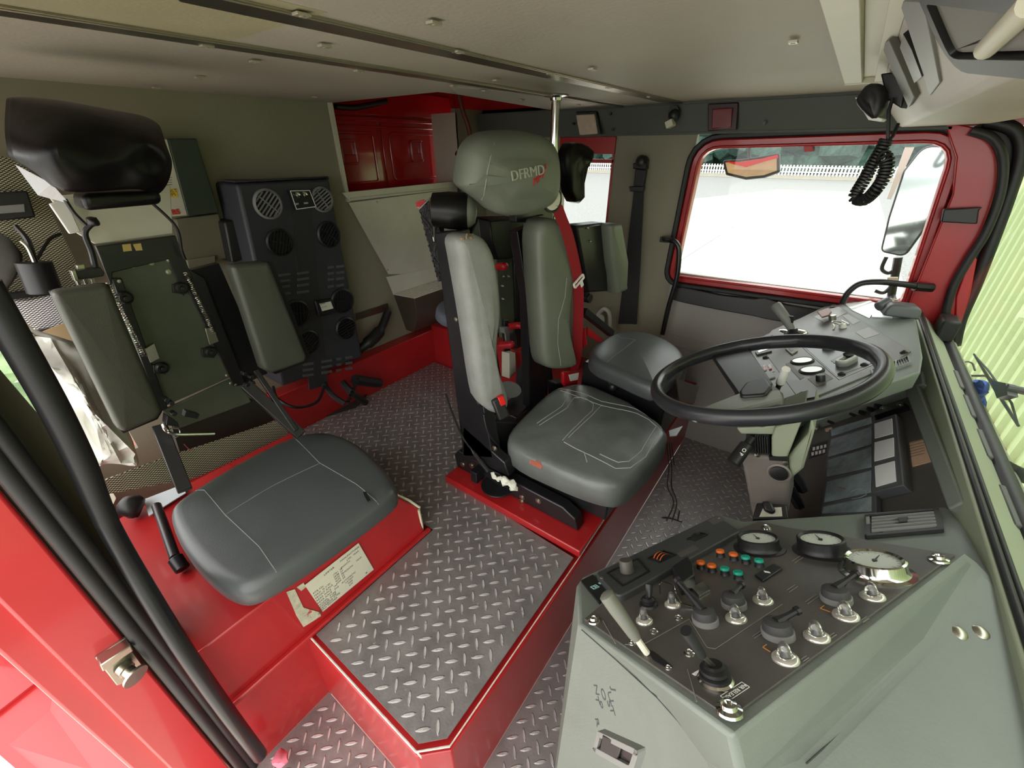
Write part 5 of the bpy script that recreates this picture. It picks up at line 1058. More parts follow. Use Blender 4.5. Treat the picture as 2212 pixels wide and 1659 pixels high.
# wire guard bracket
m = MB(); m.tube([NP.px(x, y, h) for x, y, h in ((1426, 1282, .01), (1425, 1262, .03), (1432, 1255, .035), (1454, 1262, .035), (1460, 1283, .03), (1472, 1303, .012), (1496, 1311, .009))], .0013, 6); m.rect(NP, ((1496, 1285), (1520, 1270), (1536, 1288), (1512, 1302)), .008, .011); m.build('wire_guard', CHROME, NC)
m = MB(); m.rect(NP, ((1455, 1260), (1490, 1235), (1502, 1252), (1505, 1280), (1475, 1300)), .008, .028); m.build('switch_guard', BLK, NC, bevel=.002)
m = MB(); m.prism([NP.px(x, y, h) for x, y, h in ((1463, 1256, .04), (1470, 1252, .04), (1508, 1308, .016), (1500, 1312, .016))], NP.n*.003); m.build('flat_lever', BLKP, NC)
m = MB(); m.rect(NP, ((1632, 1256), (1672, 1232), (1692, 1242), (1650, 1270)), H0, H0+.004); o = m.build('rocker_switch', BLKP, NC, bevel=.001); m = MB(); m.rect(NP, ((1652, 1249), (1664, 1251), (1667, 1254), (1654, 1252)), H0+.004, H0+.0046); m.build('mark', WINK, o)
m = MB(); fr = NP
m.rect(NP, ((1498, 1470), (1508, 1464), (1522, 1458), (1524, 1461), (1502, 1474)), H0, H0+.0006)
u_ = NP.px(1597, 1485, H0)-NP.px(1577, 1505, H0)
lf = Fr(NP.px(1588, 1494, H0+.0006), NP.px(1610, 1477, H0)-NP.px(1563, 1508, H0), NP.n); w = (NP.px(1610, 1477, H0)-NP.px(1563, 1508, H0)).length*.5
o = m.build('label_mark', WINK, NC)
m = MB(); q = rrect(-w, w, -.0048, .0048, .0004, 1); m.ring(lf, q, inset(q, .0006), 0, .0004); lf2 = Fr(lf.o, -lf.u, lf.n); m.text('AIR RELEASE', lf2.sh(0, 0, .0002), .0062, .0002); lf3 = Fr(NP.px(1504, 1454, H0+.0006), lf2.u, lf2.n); m.text('AIR', lf3, .0062, .0002); m.build('air_release_label', WINK, NC)
m = MB()
for pp in (((1648, 1398), (1656, 1392)), ((1648, 1398), (1664, 1408)), ((1772, 1314), (1780, 1308)), ((1772, 1314), (1794, 1322))): m.tube([NP.px(*pp[0], H0+.0006), NP.px(*pp[1], H0+.0006)], .0006, 4)
m.build('orange_mark', mat('orange_print', '#c98a4a', .6), NC)
m = MB()
for x, y, l in ((1625, 1375, 3), (1712, 1212, 3), (1740, 1300, 4), (1700, 1275, 3), (1790, 1375, 2), (1730, 1425, 2), (1860, 1340, 2)):
    for k in range(2): m.tube([NP.px(x+k*5, y+k*4, H0+.0003), NP.px(x+k*5+l*6, y+k*4-l*4, H0+.0003)], .0006, 4)
m.each('faded_print', mat('faded_print', '#7b7a70', .7), NC)
# raised control strip (thumbwheels and knob)
SP = Fr(NP.p(0, 0, .018), NP.u, NP.n)
m = MB(); o_ = fillet([SP.uv(x, y) for x, y in ((1286, 1237), (1548, 1112), (1599, 1146), (1335, 1290))], [.012, .008, .008, .012]); m.prism([SP.p(u, v, -.014) for u, v in o_], SP.n*.014); ST = m.build('control_strip', mat('strip_grey', '#3b3d3d', .45, bump=(300, .15)), NC, bevel=.0025, seg=3)
m = MB(); m.ring(SP, inset(fillet([SP.uv(x, y) for x, y in ((1310, 1238), (1378, 1206), (1405, 1235), (1345, 1268))], .002, 2), 0), inset(fillet([SP.uv(x, y) for x, y in ((1310, 1238), (1378, 1206), (1405, 1235), (1345, 1268))], .002, 2), .003), 0, .0015); m.build('knob_plate', BLK, ST)
fr = Fr(SP.px(1355, 1236), SP.u, SP.n); m = MB()
for k in range(1): m.loft([[fr.p((r+(.0004 if i % 2 else 0))*math.cos(2*PI*i/40), (r+(.0004 if i % 2 else 0))*math.sin(2*PI*i/40), h) for i in range(40)] for r, h in ((.0112, .001), (.0108, .0195), (.0098, .021))])
m.build('knob', mat('taupe_knob', '#4c4843', .5), ST)
def wheelslot(px, py, rr, ww, bands):
    d = (SP.px(px+30, py-14)-SP.px(px, py)); fr = Fr(SP.px(px, py), d, SP.n); m = MB(); q = rrect(-rr-.006, rr+.006, -ww-.003, ww+.003, .002); m.ring(fr, q, inset(q, .003), -.0005, .002); m.build('wheel_bezel', BLK, ST)
    for k in (-1, 0, 1):
        wf = Fr(fr.p(0, k*ww*.62, -.010), fr.u, fr.v); m = MB(); m.cyl(wf, .0165, -.0022, .0022, 28); o = m.build('thumbwheel', BLKP, ST)
        if k in bands: m = MB(); m.lathe(wf, [(.0168, -.0010), (.0170, .0), (.0168, .0010)], 28, cap=False); m.build('orange_band', ORG, o)
wheelslot(1430, 1203, .016, .011, (-1, 0, 1)); wheelslot(1507, 1160, .015, .006, ())
m = MB(); m.rect(SP, ((1462, 1196), (1500, 1178), (1510, 1186), (1472, 1205)), 0, .0006); m.rect(SP, ((1530, 1125), (1555, 1113), (1568, 1122), (1542, 1134)), 0, .0006); m.each('blank_plate', PANEL, ST)
m = MB(); m.lathe(Fr(SP.px(1300, 1248), SP.u, SP.n), [(.0035, 0), (.0035, .001), (.001, .0014)], 10); m.lathe(Fr(SP.px(1553, 1120), SP.u, SP.n), [(.0025, 0), (.0025, .001), (.001, .0014)], 10); m.each('strip_screw', STEEL, ST)
# black side label with symbols
m = MB(); m.rect(NP, ((1256, 1263), (1282, 1250), (1318, 1285), (1296, 1312)), .004, .0075); o = m.build('symbol_label', BLK, NC)
m = MB(); lb = Fr(NP.px(1285, 1268, .008), NP.u*.86-NP.v*.5, NP.n); q = rrect(-.0055, .0055, -.006, .006, .001, 2); m.ring(lb, q, inset(q, .0016), 0, .0004); m.box(lb, (-.004, .004), (-.001, .001), (0, .0004)); m.box(lb, (-.001, .001), (-.001, .005), (0, .0004)); m.box(lb.sh(-.004, .014), (-.003, .003), (-.002, .002), (0, .0004)); m.build('symbol', mat('mint_print', '#a9d8d2', .6), o)
# air vent on the far edge
VP_ = Fr(NP.px(1945, 1135, .006), NP.px(2010, 1130)-NP.px(1880, 1138), NP.n)
q = [VP_.uv(x, y) for x, y in ((1868, 1118), (2030, 1104), (2040, 1150), (1868, 1165))]
m = MB(); o_ = fillet(q, .004, 3); m.ring(VP_, o_, inset(o_, .008), 0, .006); vo = m.build('air_vent', BLKP, NC, bevel=.0015); m = MB(); m.prism([VP_.p(u, v, .001) for u, v in inset(o_, .006)], VP_.n*.0006); m.build('vent_throat', BLK, vo)
vq = inset(o_, .0095); VA = [VP_.p(*VP_.uv(x, y), .004) for x, y in ((1884, 1123), (2018, 1111), (2026, 1146), (1884, 1158))]
def vlerp(a, c): return VA[0].lerp(VA[1], a).lerp(VA[3].lerp(VA[2], a), c)
m = MB()
for k in range(5): m.prism([vlerp(a, c) for a, c in ((0, (k+.3)/5), (1, (k+.3)/5), (1, (k+.62)/5), (0, (k+.62)/5))], VP_.n*.004)
m.build('vent_blade', GREYP, vo)
m = MB()
for k in range(9): m.prism([vlerp((k+.45)/9, 0), vlerp((k+.55)/9, 0), vlerp((k+.55)/9, 1), vlerp((k+.45)/9, 1)], -VP_.n*.002)
m.prism([vlerp(.42, .35), vlerp(.58, .35), vlerp(.56, .62), vlerp(.44, .62)], VP_.n*.006); m.build('vent_fin', BLKP, vo)
m = MB(); m.prism([VP_.px(x, y, .004) for x, y in ((1871, 1122), (1879, 1121), (1880, 1134), (1872, 1135))], VP_.n*.005); m.build('vent_thumb', GREYP, vo)
m = MB()
for L_l in (((1742, 1650), (1800, 1598), (1860, 1540), (1945, 1458)), ((1256, 1360), (1330, 1425), (1420, 1508), (1480, 1575), (1535, 1640))):
    pp_ = []
    for (x0, y0), (x1, y1) in zip(L_l, L_l[1:]):
        for k in range(6):
            hb = cbv.ray_cast(EYE, ray(x0+(x1-x0)*k/6, y0+(y1-y0)*k/6).normalized())
            if hb[0] is not None: pp_.append(hb[0])
    m.tube(pp_, .0009, 5)
m.each('joint_line', mat('dark_joint', '#3b403f', .7), NC)
# rocker switch, pen marks on the side
SF = Fr((-.14, .29, .35), (.11, -.09, 0), V((-.11, -.09, .0)).cross(V((0, 0, 1))) if False else (-.62, -.78, .10))
m = MB(); q = fillet([SF.uv(x, y) for x, y in ((1300, 1576), (1392, 1618), (1375, 1668), (1288, 1620))], .004, 3); m.ring(SF, q, inset(q, .006), -.004, .006); o = m.build('seat_rocker', GREYP, NC, bevel=.0015)
m = MB(); m.prism([SF.p(u, v, -.003) for u, v in inset(q, .006)], SF.n*.005); m.build('rocker_well', BLK, o); m = MB(); m.prism([SF.px(x, y, h) for x, y, h in ((1308, 1584), (1352, 1604), (1342, 1640), (1300, 1616)) for h in (.0,)] if False else [SF.px(1308, 1586, .003), SF.px(1350, 1604, .001), SF.px(1340, 1640, .001), SF.px(1302, 1618, .003)], SF.n*.004); m.build('rocker', BLKP, o, bevel=.001)
m = MB()
for ch, x, y, r in (('J', 1325, 1490, -.5), ('U', 1318, 1505, -.4), ('S', 1316, 1520, -.4), ('T', 1322, 1535, -.4), ('N', 1288, 1490, -.5), ('O', 1303, 1500, -.4), ('T', 1290, 1512, -.5), ('o', 1300, 1522, -.4), ('R', 1290, 1560, -.4)):
    m.text(ch, SF.at(x, y, .001, r).sh(0, 0, .001), .016, .0002)
m.build('pen_writing', GRAF, NC)
m = MB()
for x, y in ((2070, 1368), (2117, 1367)):
    hb = cbv.ray_cast(EYE, ray(x, y).normalized()); m.lathe(Fr(hb[0], (1, .1, 0), hb[1] if hb[1].z > 0 else -hb[1]), [(.009, 0), (.009, .002), (.006, .0045), (.001, .005)], 16)
m.each('sill_bolt', STEEL, NC)
# ---------------------------------------------------------------- far console
RC = thing('right_console', 'grey dashboard console on the far side beyond the steering wheel, with dark panel', 'console', (.15, 1.6, ZL))
RP = Fr((.12, 1.6, .59), (1, 0, 0), (-.33, .04, .93))
R1 = [RP.px(x, y, .002) for x, y in ((1640, 866), (1622, 840), (1618, 765), (1638, 730), (1800, 652), (1880, 650), (1980, 690), (1995, 770), (1990, 802), (1735, 890), (1690, 884))]
m = MB(); cR = V((.2, 1.6, 0)); n_ = len(R1)
l2 = [p + V((0, 0, -.05)) for p in R1]; l3 = [V((p.x+(cR.x-p.x)*.3, p.y+(cR.y-p.y)*.3, p.z-.075)) for p in R1]
m.loft([l3, l2, R1]); m.wbox((.12, .36), (1.72, 2.14), (ZL, .53)); m.build('console_body', DASH, RC, bevel=.006, seg=3)
m = MB(); m.rect(RP, ((1727, 868), (1640, 748), (1668, 716), (1803, 659), (1968, 762), (1905, 802), (1760, 862)), .002, .006); m.build('switch_panel', PANEL, RC, bevel=.001)
m = MB(); m.rect(RP, ((1626, 842), (1624, 770), (1668, 750), (1724, 862), (1690, 872)), .002, .005); m.build('grey_panel', GREYP, RC, bevel=.001)
HP_ = .006
m = MB(); m.rect(RP, ((1732, 748), (1808, 818), (1886, 788), (1833, 748)), HP_, HP_+.0008); m.build('dark_plate', mat('dark_blue_plate', '#3b3d42', .35), RC)
m = MB(); q = [RP.uv(x, y, HP_) for x, y in ((1728, 746), (1812, 820), (1888, 787), (1834, 746))]; m.ring(RP, q, inset(q, .0015), HP_+.0008, HP_+.0016); m.build('white_outline', WINK, RC)
for px, py in ((1733, 781), (1753, 801)):
    fr = Fr(RP.px(px, py, HP_), RP.u, RP.n); m = MB(); m.lathe(fr, [(.031, 0), (.031, .003), (.027, .006), (.024, .004)], 30); o = m.build('gauge', BLKP, RC); m = MB(); m.cyl(fr, .0245, .003, .005, 30); m.build('gauge_face', SCRW, o)
for px, py, r, h, c_ in ((1790, 752, .017, .018, TEAL), (1773, 823, .011, .018, BLKP), (1820, 708, .011, .014, WHITE), (1714, 724, .02, .008, STEEL)):
    fr = Fr(RP.px(px, py, HP_), RP.u, RP.n); m = MB(); m.lathe(fr, [(r, 0), (r, h*.7), (r*.9, h), (r*.8, h*1.02)], 22); o = m.build('knob', GREYP if c_ is TEAL else c_, RC)
    if c_ is TEAL: m = MB(); m.cyl(fr, r*.78, h, h*1.06, 18); m.box(fr, (-.004, .004), (-r*.7, r*.7), (h, h*1.4)); m.build('knob_cap', mat('pale_teal', '#8fb8a8', .5), o)
fr = Fr(RP.px(1829, 785, HP_), RP.px(1845, 775, HP_)-RP.px(1810, 793, HP_), RP.n); m = MB(); q = rrect(-.034, .034, -.016, .016, .0155, 6); m.ring(fr, q, inset(q, .008), .0, .018); m.ring(fr, q, inset(q, .01), .0, .012); o = m.build('loop_handle', mat('pale_handle', '#a9aca2', .4), RC, bevel=.002); m = MB(); m.ball(fr.p(.016, .004, .02), .011, (1.2, .8, .7)); m.build('handle_knob', BLKP, o)
m = MB(); m.rect(RP, ((1795, 784), (1830, 766), (1838, 772), (1803, 790)), HP_+.001, HP_+.002); m.rect(RP, ((1783, 744), (1800, 738), (1806, 744), (1788, 752)), HP_, HP_+.001); m.rect(RP, ((1788, 672), (1812, 666), (1830, 678), (1804, 692)), HP_, HP_+.001); m.rect(RP, ((1758, 688), (1780, 700), (1800, 692), (1778, 680)), HP_, HP_+.001); m.rect(RP, ((1820, 686), (1832, 682), (1858, 698), (1842, 705)), HP_, HP_+.001); m.rect(RP, ((1848, 722), (1876, 711), (1900, 726), (1868, 736)), HP_, HP_+.001)
m.each('legend_plate', mat('legend_plate_grey', '#8f8f8b', .5), RC)
m = MB(); m.rect(RP, ((1697, 790), (1706, 787), (1737, 820), (1729, 825)), HP_, HP_+.001); m.rect(RP, ((1745, 823), (1775, 805), (1800, 822), (1764, 840)), HP_, HP_+.0008); m.each('label_strip', mat('dim_label', '#6d6964', .6), RC)
m = MB(); m.rect(RP, ((1697, 760), (1708, 753), (1724, 764), (1711, 772)), HP_, HP_+.005); o = m.build('square_button', mat('taupe_button', '#7d776c', .5), RC, bevel=.001); m = MB(); m.rect(RP, ((1704, 760), (1709, 757), (1715, 762), (1710, 766)), HP_+.005, HP_+.006); m.build('button_top', BLK, o)
m = MB(); m.rect(RP, ((1632, 767), (1662, 758), (1668, 765), (1636, 773)), .005, .012); o = m.build('rocker_switch', BLKP, RC, bevel=.001); m = MB(); m.rect(RP, ((1637, 766), (1654, 760), (1660, 762), (1640, 769)), .012, .0135); m.build('rocker_top', CHROME, o)
m = MB(); m.rect(RP, ((1632, 787), (1662, 781), (1674, 806), (1642, 816)), .005, .0062); o = m.build('fuse_window', BLK, RC); m = MB()
for k in range(3): m.rect(RP, ((1637+k*11, 798-k*2), (1643+k*11, 796-k*2), (1646+k*11, 806-k*2), (1640+k*11, 808-k*2)), .006, .010)
m.each('fuse', mat('pale_fuse', '#c9bdb2', .4, wear=('#c0392b', 60, .5)), o)
m = MB(); m.rect(RP, ((1645, 815), (1668, 808), (1676, 820), (1655, 828)), .005, .010); m.build('buzzer', GREYP, RC, bevel=.002)
m = MB()
for px in ((1734, 852), (1953, 762), (1799, 664), (1668, 728), (1818, 809), (1867, 789), (1654, 773)): m.lathe(Fr(RP.px(*px, HP_), RP.u, RP.n), [(.009, 0), (.009, .003), (.005, .006), (.002, .004)], 14)
m.each('panel_screw', BLKP, RC)
# brown key fob and keys
m = MB(); m.prism([RP.px(x, y, .03) for x, y in ((1765, 676), (1790, 667), (1797, 676), (1790, 684), (1775, 688))], RP.n*.006); t = m.build('key_fob', BROWN, bevel=.003); tag(t, 'brown leather key fob hanging at the far console key switch', 'key fob')
m = MB(); m.torus(Fr(RP.px(1809, 697, .026), RP.u, RP.n+RP.u*.4), .016, .002, 20, 6); m.cyl(Fr(RP.px(1798, 690, HP_), RP.u, RP.n), .012, 0, .016, 16); m.tube([RP.px(1800, 700, .012), RP.px(1803, 704, .01), RP.px(1800, 712, .008)], .0025, 6); m.tube([RP.px(1818, 692, .012), RP.px(1834, 700, .01)], .002, 6); tag(m.build('key_ring', STEEL), 'steel key ring with keys on the far console panel', 'keys')
# joystick on the far console
t = thing('joystick', 'grey upright joystick at the left corner of the far console', 'joystick', RP.px(1714, 722, 0))
A = RP.px(1714, 722, .008); B = RP.px(1700, 692, .06); C_ = RP.px(1676, 660, .115)
m = MB(); m.lathe(Fr(A, RP.u, RP.n), [(.03, .0), (.03, .004), (.02, .012), (.012, .022)], 22); m.build('boot', BLKP, t)
m = MB(); m.tube([A, A.lerp(B, .5), B, B.lerp(C_, .5), C_, C_.lerp(B, -.08)], [.011, .013, .0165, .0175, .0185, .015], 14); m.build('grip', GREYP, t, label='ribbed grey grip'); m = MB(); m.box(Fr(B.lerp(C_, .1), C_-B, (.8, -.4, .2)), (-.012, .012), (-.004, .004), (.012, .026)); m.build('trigger', BLKP, t)
m = MB(); m.ball(RP.px(1698, 716, .016), .02, (1.2, .8, .35)); m.ball(RP.px(1728, 716, .016), .022, (1.2, .8, .35)); m.each('base_guard', CHROME, t)
# vents at the near edge of the far console
for pp in (((1933, 782), (1962, 772), (1968, 786), (1934, 798)), ((1880, 802), (1898, 795), (1900, 806), (1884, 812))):
    m = MB(); q = [RP.uv(x, y, .004) for x, y in pp]; m.ring(RP, q, inset(q, .004), .002, .010); vo = m.build('air_vent', GREYP, RC, bevel=.001)
    m = MB(); m.prism([RP.p(u, v, .003) for u, v in inset(q, .004)], RP.n*.0008); m.build('vent_throat', BLK, vo); m = MB()
    for k in range(6):
        a = (k+.5)/6; A = V(RP.p(*q[0], .006)).lerp(RP.p(*q[1], .006), a); B = V(RP.p(*q[3], .006)).lerp(RP.p(*q[2], .006), a); m.tube([A, B], .0014, 4)
    m.build('vent_blade', GREYP, vo)
m = MB(); m.rect(RP, ((1822, 655), (1880, 652), (1898, 660), (1878, 690), (1840, 672)), .0, .005); m.rect(RP, ((1880, 662), (1930, 668), (1928, 690), (1884, 688)), .0, .006); m.build('ledge_glare_sheet', mat('sky_glare_white', '#d5dad5', .12, vary=(12, .15)), RC)  # pale patches on the far ledge: sky reflection put into the colour
m = MB(); c = Fr(RP.px(1940, 680, .012), (1, .2, 0), (0, 0, 1)); m.loft([[c.p(x, y, h) for x, y in ((-.05*s, -.035*s), (.05*s, -.035*s), (.05*s, .035*s), (-.05*s, .035*s))] for s, h in ((1, 0), (.92, .03), (.7, .04))]); m.tube([c.p(-.06, .01, .015), c.p(-.03, .03, .035)], .018, 10); tag(m.build('sensor_cap', mat('dark_grey_cap', '#55585a', .4), bevel=.006), 'dark grey moulded cap at the far end of the dashboard', 'cap')
# fascia band below the far console and centre display panel
DP = Fr((.24, 1.25, .375), (0, 1, 0), (-.89, 0, .457))
CP = thing('centre_dash', 'dark centre instrument panel with rows of warning lamp windows', 'dashboard', (.24, 1.25, ZL))
m = MB()
m.prism([DP.px(x, y, -.012) for x, y in ((1690, 1130), (1700, 1000), (1752, 905), (1990, 828), (2090, 1130))], -DP.n*.02); m.build('back_panel', PANEL, CP)
m = MB(); m.rect(DP, ((1960, 842), (1988, 830), (2095, 1092), (2060, 1110), (2048, 1080)), -.012, .012); m.build('edge_frame', DASH, CP, bevel=.004)
m = MB(); m.prism([DP.px(x, y, .012) for x, y in ((1735, 895), (1992, 800), (1995, 828), (1955, 842), (1760, 915))], -DP.n*.05); m.build('brow', DASH, CP, bevel=.005)
GR = (((1796, 928), (1888, 902), (1890, 918), (1797, 946)), ((1796, 950), (1890, 922), (1890, 963), (1790, 991)), ((1790, 994), (1890, 967), (1890, 1013), (1787, 1034)), ((1788, 1042), (1890, 1017), (1889, 1068), (1782, 1090)), ((1780, 1096), (1890, 1074), (1890, 1110), (1778, 1114)))
m = MB(); m.rect(DP, ((1792, 930), (1892, 898), (1896, 1125), (1774, 1125)), -.012, .004); m.rect(DP, ((1893, 916), (1943, 900), (1962, 1056), (1892, 1072)), -.012, .012); WG = m.build('window_frame', mat('window_frame_grey', '#55575a', .45), CP, bevel=.002)
for q in GR:
    m = MB(); m.rect(DP, [(x+(2 if i in (0, 3) else -3), y+(2 if i < 2 else -2)) for i, (x, y) in enumerate(q)], .004, .0055); m.build('display_window', SCREEN, WG)
for q in (((1898, 922), (1936, 911), (1938, 944), (1899, 954)), ((1899, 963), (1940, 953), (1942, 993), (1899, 1004)), ((1900, 1015), (1943, 1004), (1947, 1048), (1903, 1060))):
    m = MB(); m.rect(DP, q, .012, .0135); m.build('white_window', SCRW, WG)
m = MB(); m.rect(DP, ((1956, 950), (1998, 939), (2007, 988), (1962, 1001)), -.012, -.010); o = m.build('tan_label', TAN, CP); m = MB()
for k in range(6): m.tube([DP.px(1962, 958+k*6, -.0098), DP.px(1997, 949+k*6, -.0098)], .0005, 3)
m.build('small_print', INK, o)
m = MB(); m.rect(DP, ((1745, 957), (1795, 943), (1788, 970), (1741, 986)), -.012, -.011); o = m.build('keypad', BLK, CP); m = MB()
for i in range(2):
    for j in range(4): m.rect(DP, ((1750+j*8-i*3, 962+i*11-j*2), (1755+j*8-i*3, 961+i*11-j*2), (1755+j*8-i*3, 967+i*11-j*2), (1750+j*8-i*3, 969+i*11-j*2)), -.011, -.0105)
m.rect(DP, ((1785, 952), (1790, 950), (1786, 968), (1781, 970)), -.011, -.0105); m.build('key_symbol', WINK, o)
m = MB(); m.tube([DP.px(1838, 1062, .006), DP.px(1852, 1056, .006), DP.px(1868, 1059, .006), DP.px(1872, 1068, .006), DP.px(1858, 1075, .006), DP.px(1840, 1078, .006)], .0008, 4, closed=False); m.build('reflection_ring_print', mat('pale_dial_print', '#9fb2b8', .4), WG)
m = MB(); m.tube([DP.px(1812, 1052, .006), DP.px(1826, 1056, .006)], .0012, 4); m.build('red_pointer', REDS, WG)
m = MB()
for k in range(9): m.ball(DP.px(1760+k*17+random.uniform(-3, 3), 918-k*5+random.uniform(-2, 5), -.006), random.uniform(.008, .016), (1.2, 1, .6), 7)
m.each('wire_bundle', BLK, CP, smooth=0)
m = MB(); m.rect(DP, ((1905, 885), (1956, 872), (1957, 880), (1892, 900)), -.012, .006); m.build('bracket', BLK, CP)
m = MB()
for px in ((1909, 884), (1947, 876), (1890, 897), (1972, 850), (1764, 926)): bolt(m, DP.at(*px, 0), .007, .008)
m.each('bracket_bolt', STEEL, CP)
m = MB(); m.rect(DP, ((1784, 928), (1798, 924), (1798, 929), (1785, 933)), 0, .004); m.build('orange_tab', TAN, CP)
# ---------------------------------------------------------------- steering column and wheel
SCN = V((-.048, 1.075, .663)); wn = V((-math.sin(.361), 0, math.cos(.361))); WFm = Fr(SCN, (0, -1, 0), wn)
SW = thing('steering_wheel', 'black two-spoke steering wheel with worn green rim', 'steering wheel', SCN)
m = MB(); n = 120; R0, r0 = .234, .0165
m.loft([[WFm.p((R0+(r0-(.0014 if i % 6 < 2 and j in (6, 7, 8, 9, 10) else 0))*math.cos(2*PI*j/14))*math.cos(2*PI*i/n), (R0+(r0-(.0014 if i % 6 < 2 and j in (6, 7, 8, 9, 10) else 0))*math.cos(2*PI*j/14))*math.sin(2*PI*i/n), r0*1.15*math.sin(2*PI*j/14)) for j in range(14)] for i in range(n)], closed=True)
m.build('rim', mat('wheel_rim', '#26272a', .3, vary=(4, .3)), SW, smooth=60)
def rimpt(px, py): u, v = WFm.uv(px, py); l = math.hypot(u, v); return V((u/l*R0, v/l*R0))
m = MB(); m.rect(WFm, ((1532, 757), (1545, 745), (1600, 740), (1616, 746), (1668, 822), (1655, 850), (1600, 856)), -.022, -.004); m.build('spoke', BLKP, SW, bevel=.004)
m = MB(); m.rect(WFm, ((1600, 848), (1684, 842), (1692, 862), (1545, 898), (1500, 902), (1480, 895)), -.014, .001); m.build('spoke', mat('spoke_grey', '#8b8e87', .42, bump=(300, .2)), SW, bevel=.004)
m = MB(); m.rect(WFm, ((1590, 850), (1612, 826), (1660, 813), (1690, 838), (1686, 868), (1640, 880), (1592, 872)), -.05, -.009)
m.build('hub', mat('spoke_plastic', '#5d5f5b', .42, bump=(300, .2)), SW, bevel=.006, seg=3)
m = MB(); q = fillet([WFm.uv(x, y) for x, y in ((1598, 850), (1612, 832), (1655, 820), (1668, 840), (1655, 858), (1600, 862))], .012, 4); m.prism([WFm.p(u, v, -.006) for u, v in q], wn*.014); m.build('horn_pad', BLKP, SW, bevel=.005, seg=3)
SCo = thing('steering_column', 'grey steering column housing with stalks below the wheel', 'steering column', (.06, 1.08, ZL))
FY1 = Fr((0, 1.0, 0), (1, 0, 0), (0, -1, 0))
m = MB(); m.rect(FY1, ((1598, 980), (1700, 988), (1706, 1040), (1702, 1110), (1660, 1190), (1640, 1190), (1625, 1120)), -.16, 0); m.build('column_base', mat('taupe_casing', '#6f6963', .5, bump=(250, .2), vary=(9, .1)), SCo, bevel=.01, seg=3)
m = MB(); m.rect(FY1, ((1702, 988), (1745, 940), (1752, 900), (1760, 930), (1735, 1015), (1706, 1040)), -.16, -.005); m.build('column_cheek', DASHG, SCo, bevel=.006)
m = MB(); m.rect(FY1, ((1668, 940), (1676, 918), (1735, 900), (1700, 988), (1668, 980)), -.15, .012); m.rect(FY1, ((1590, 925), (1680, 920), (1672, 940), (1600, 938)), -.14, .0); m.build('upper_shroud', DASHG, SCo, bevel=.004)
m = MB()
for k in range(6): m.rect(FY1, ((1632+k*5, 938), (1635+k*5, 938), (1637+k*5, 976), (1634+k*5, 976)), .0, .014)
m.rect(FY1, ((1612, 938), (1662, 938), (1664, 980), (1610, 976)), -.10, .002); m.rect(FY1, ((1662, 980), (1702, 980), (1703, 990), (1664, 988)), -.05, .014); m.build('ribbed_bellows', BLKP, SCo)
m = MB(); fr = FY1.at(1683, 1021, 0); m.lathe(fr, [(.024, -.002), (.026, .003), (.022, .005), (.02, .002)], 26); o = m.build('horn_surround', mat('taupe_ring', '#7b756d', .5), SCo); m = MB(); m.lathe(fr, [(.019, .0), (.019, .006), (.01, .009), (.001, .009)], 24); m.build('round_knob', BLKP, o)
m = MB()
for px in ((1636, 983), (1697, 1000)): m.lathe(FY1.at(*px), [(.006, 0), (.006, .002), (.002, .003)], 12)
m.each('screw', STEEL, SCo)
m = MB(); A, B = U(1625, 945, y=.99), U(1583, 1001, y=.93); m.tube([A, A.lerp(B, .25), A.lerp(B, .3), B, B+(B-A)*.02], [.009, .0095, .015, .0165, .013], 14); m.build('stalk', BLKP, SCo); 
fr = Fr(A.lerp(B, .62), B-A, EYE-A); m = MB(); m.text('O R O', fr.sh(0, .002, .0163), .012, .0002); m.build('stalk_print', WINK, SCo)
A, B = U(1675, 850, y=1.10), U(1697, 800, y=1.06); m = MB(); m.tube([A, A.lerp(B, .4), A.lerp(B, .45), B], [.006, .006, .009, .009], 12); m.build('stalk', BLKP, SCo); m = MB(); m.tube([A.lerp(B, .5), B+(B-A)*.05], [.0098, .0092], 12); m.build('stalk_tip', WHITE, SCo)
m = MB(); m.loft([[SCN+V((-.0, 0, -.06))+V((math.cos(a)*.035, math.sin(a)*.035, 0)) for a in [2*PI*k/14 for k in range(14)]], [V((.05, 1.08, .44))+V((math.cos(a)*.04, math.sin(a)*.04, 0)) for a in [2*PI*k/14 for k in range(14)]]]); m.build('column_tube', BLKP, SCo)
# gear selector behind the near console and pedals
t = thing('gear_selector', 'black gear selector on a pale gate plate behind the near console', 'gear selector', U(1662, 1110, y=.98))
GS = Fr(U(1662, 1108, y=.95), (1, 0, 0), (-.1, -.55, .8))
m = MB(); m.rect(GS, ((1635, 1085), (1700, 1090), (1706, 1122), (1625, 1122)), -.03, 0); m.build('housing', BLKP, t, bevel=.004)
m = MB(); m.rect(GS, ((1648, 1098), (1688, 1096), (1690, 1116), (1640, 1117)), 0, .002); m.build('gate_plate', CREAM, t)
m = MB(); m.rect(GS, ((1645, 1086), (1664, 1086), (1676, 1108), (1668, 1114), (1650, 1106)), .002, .018); m.build('selector_knob', BLKP, t, bevel=.005)
for (x, y), l in (((1722, 1040), 'upper'), ((1715, 1075), 'lower')):
    m = MB(); m.tube(curve_pts([U(x-12, y-20, y=1.12), U(x+2, y, y=1.14), U(x+12, y+18, y=1.15)]), .014, 6); tag(m.build('pedal', BLK), l+' of two dark pedal arms just right of the steering column', 'pedal', 'driver pedals')
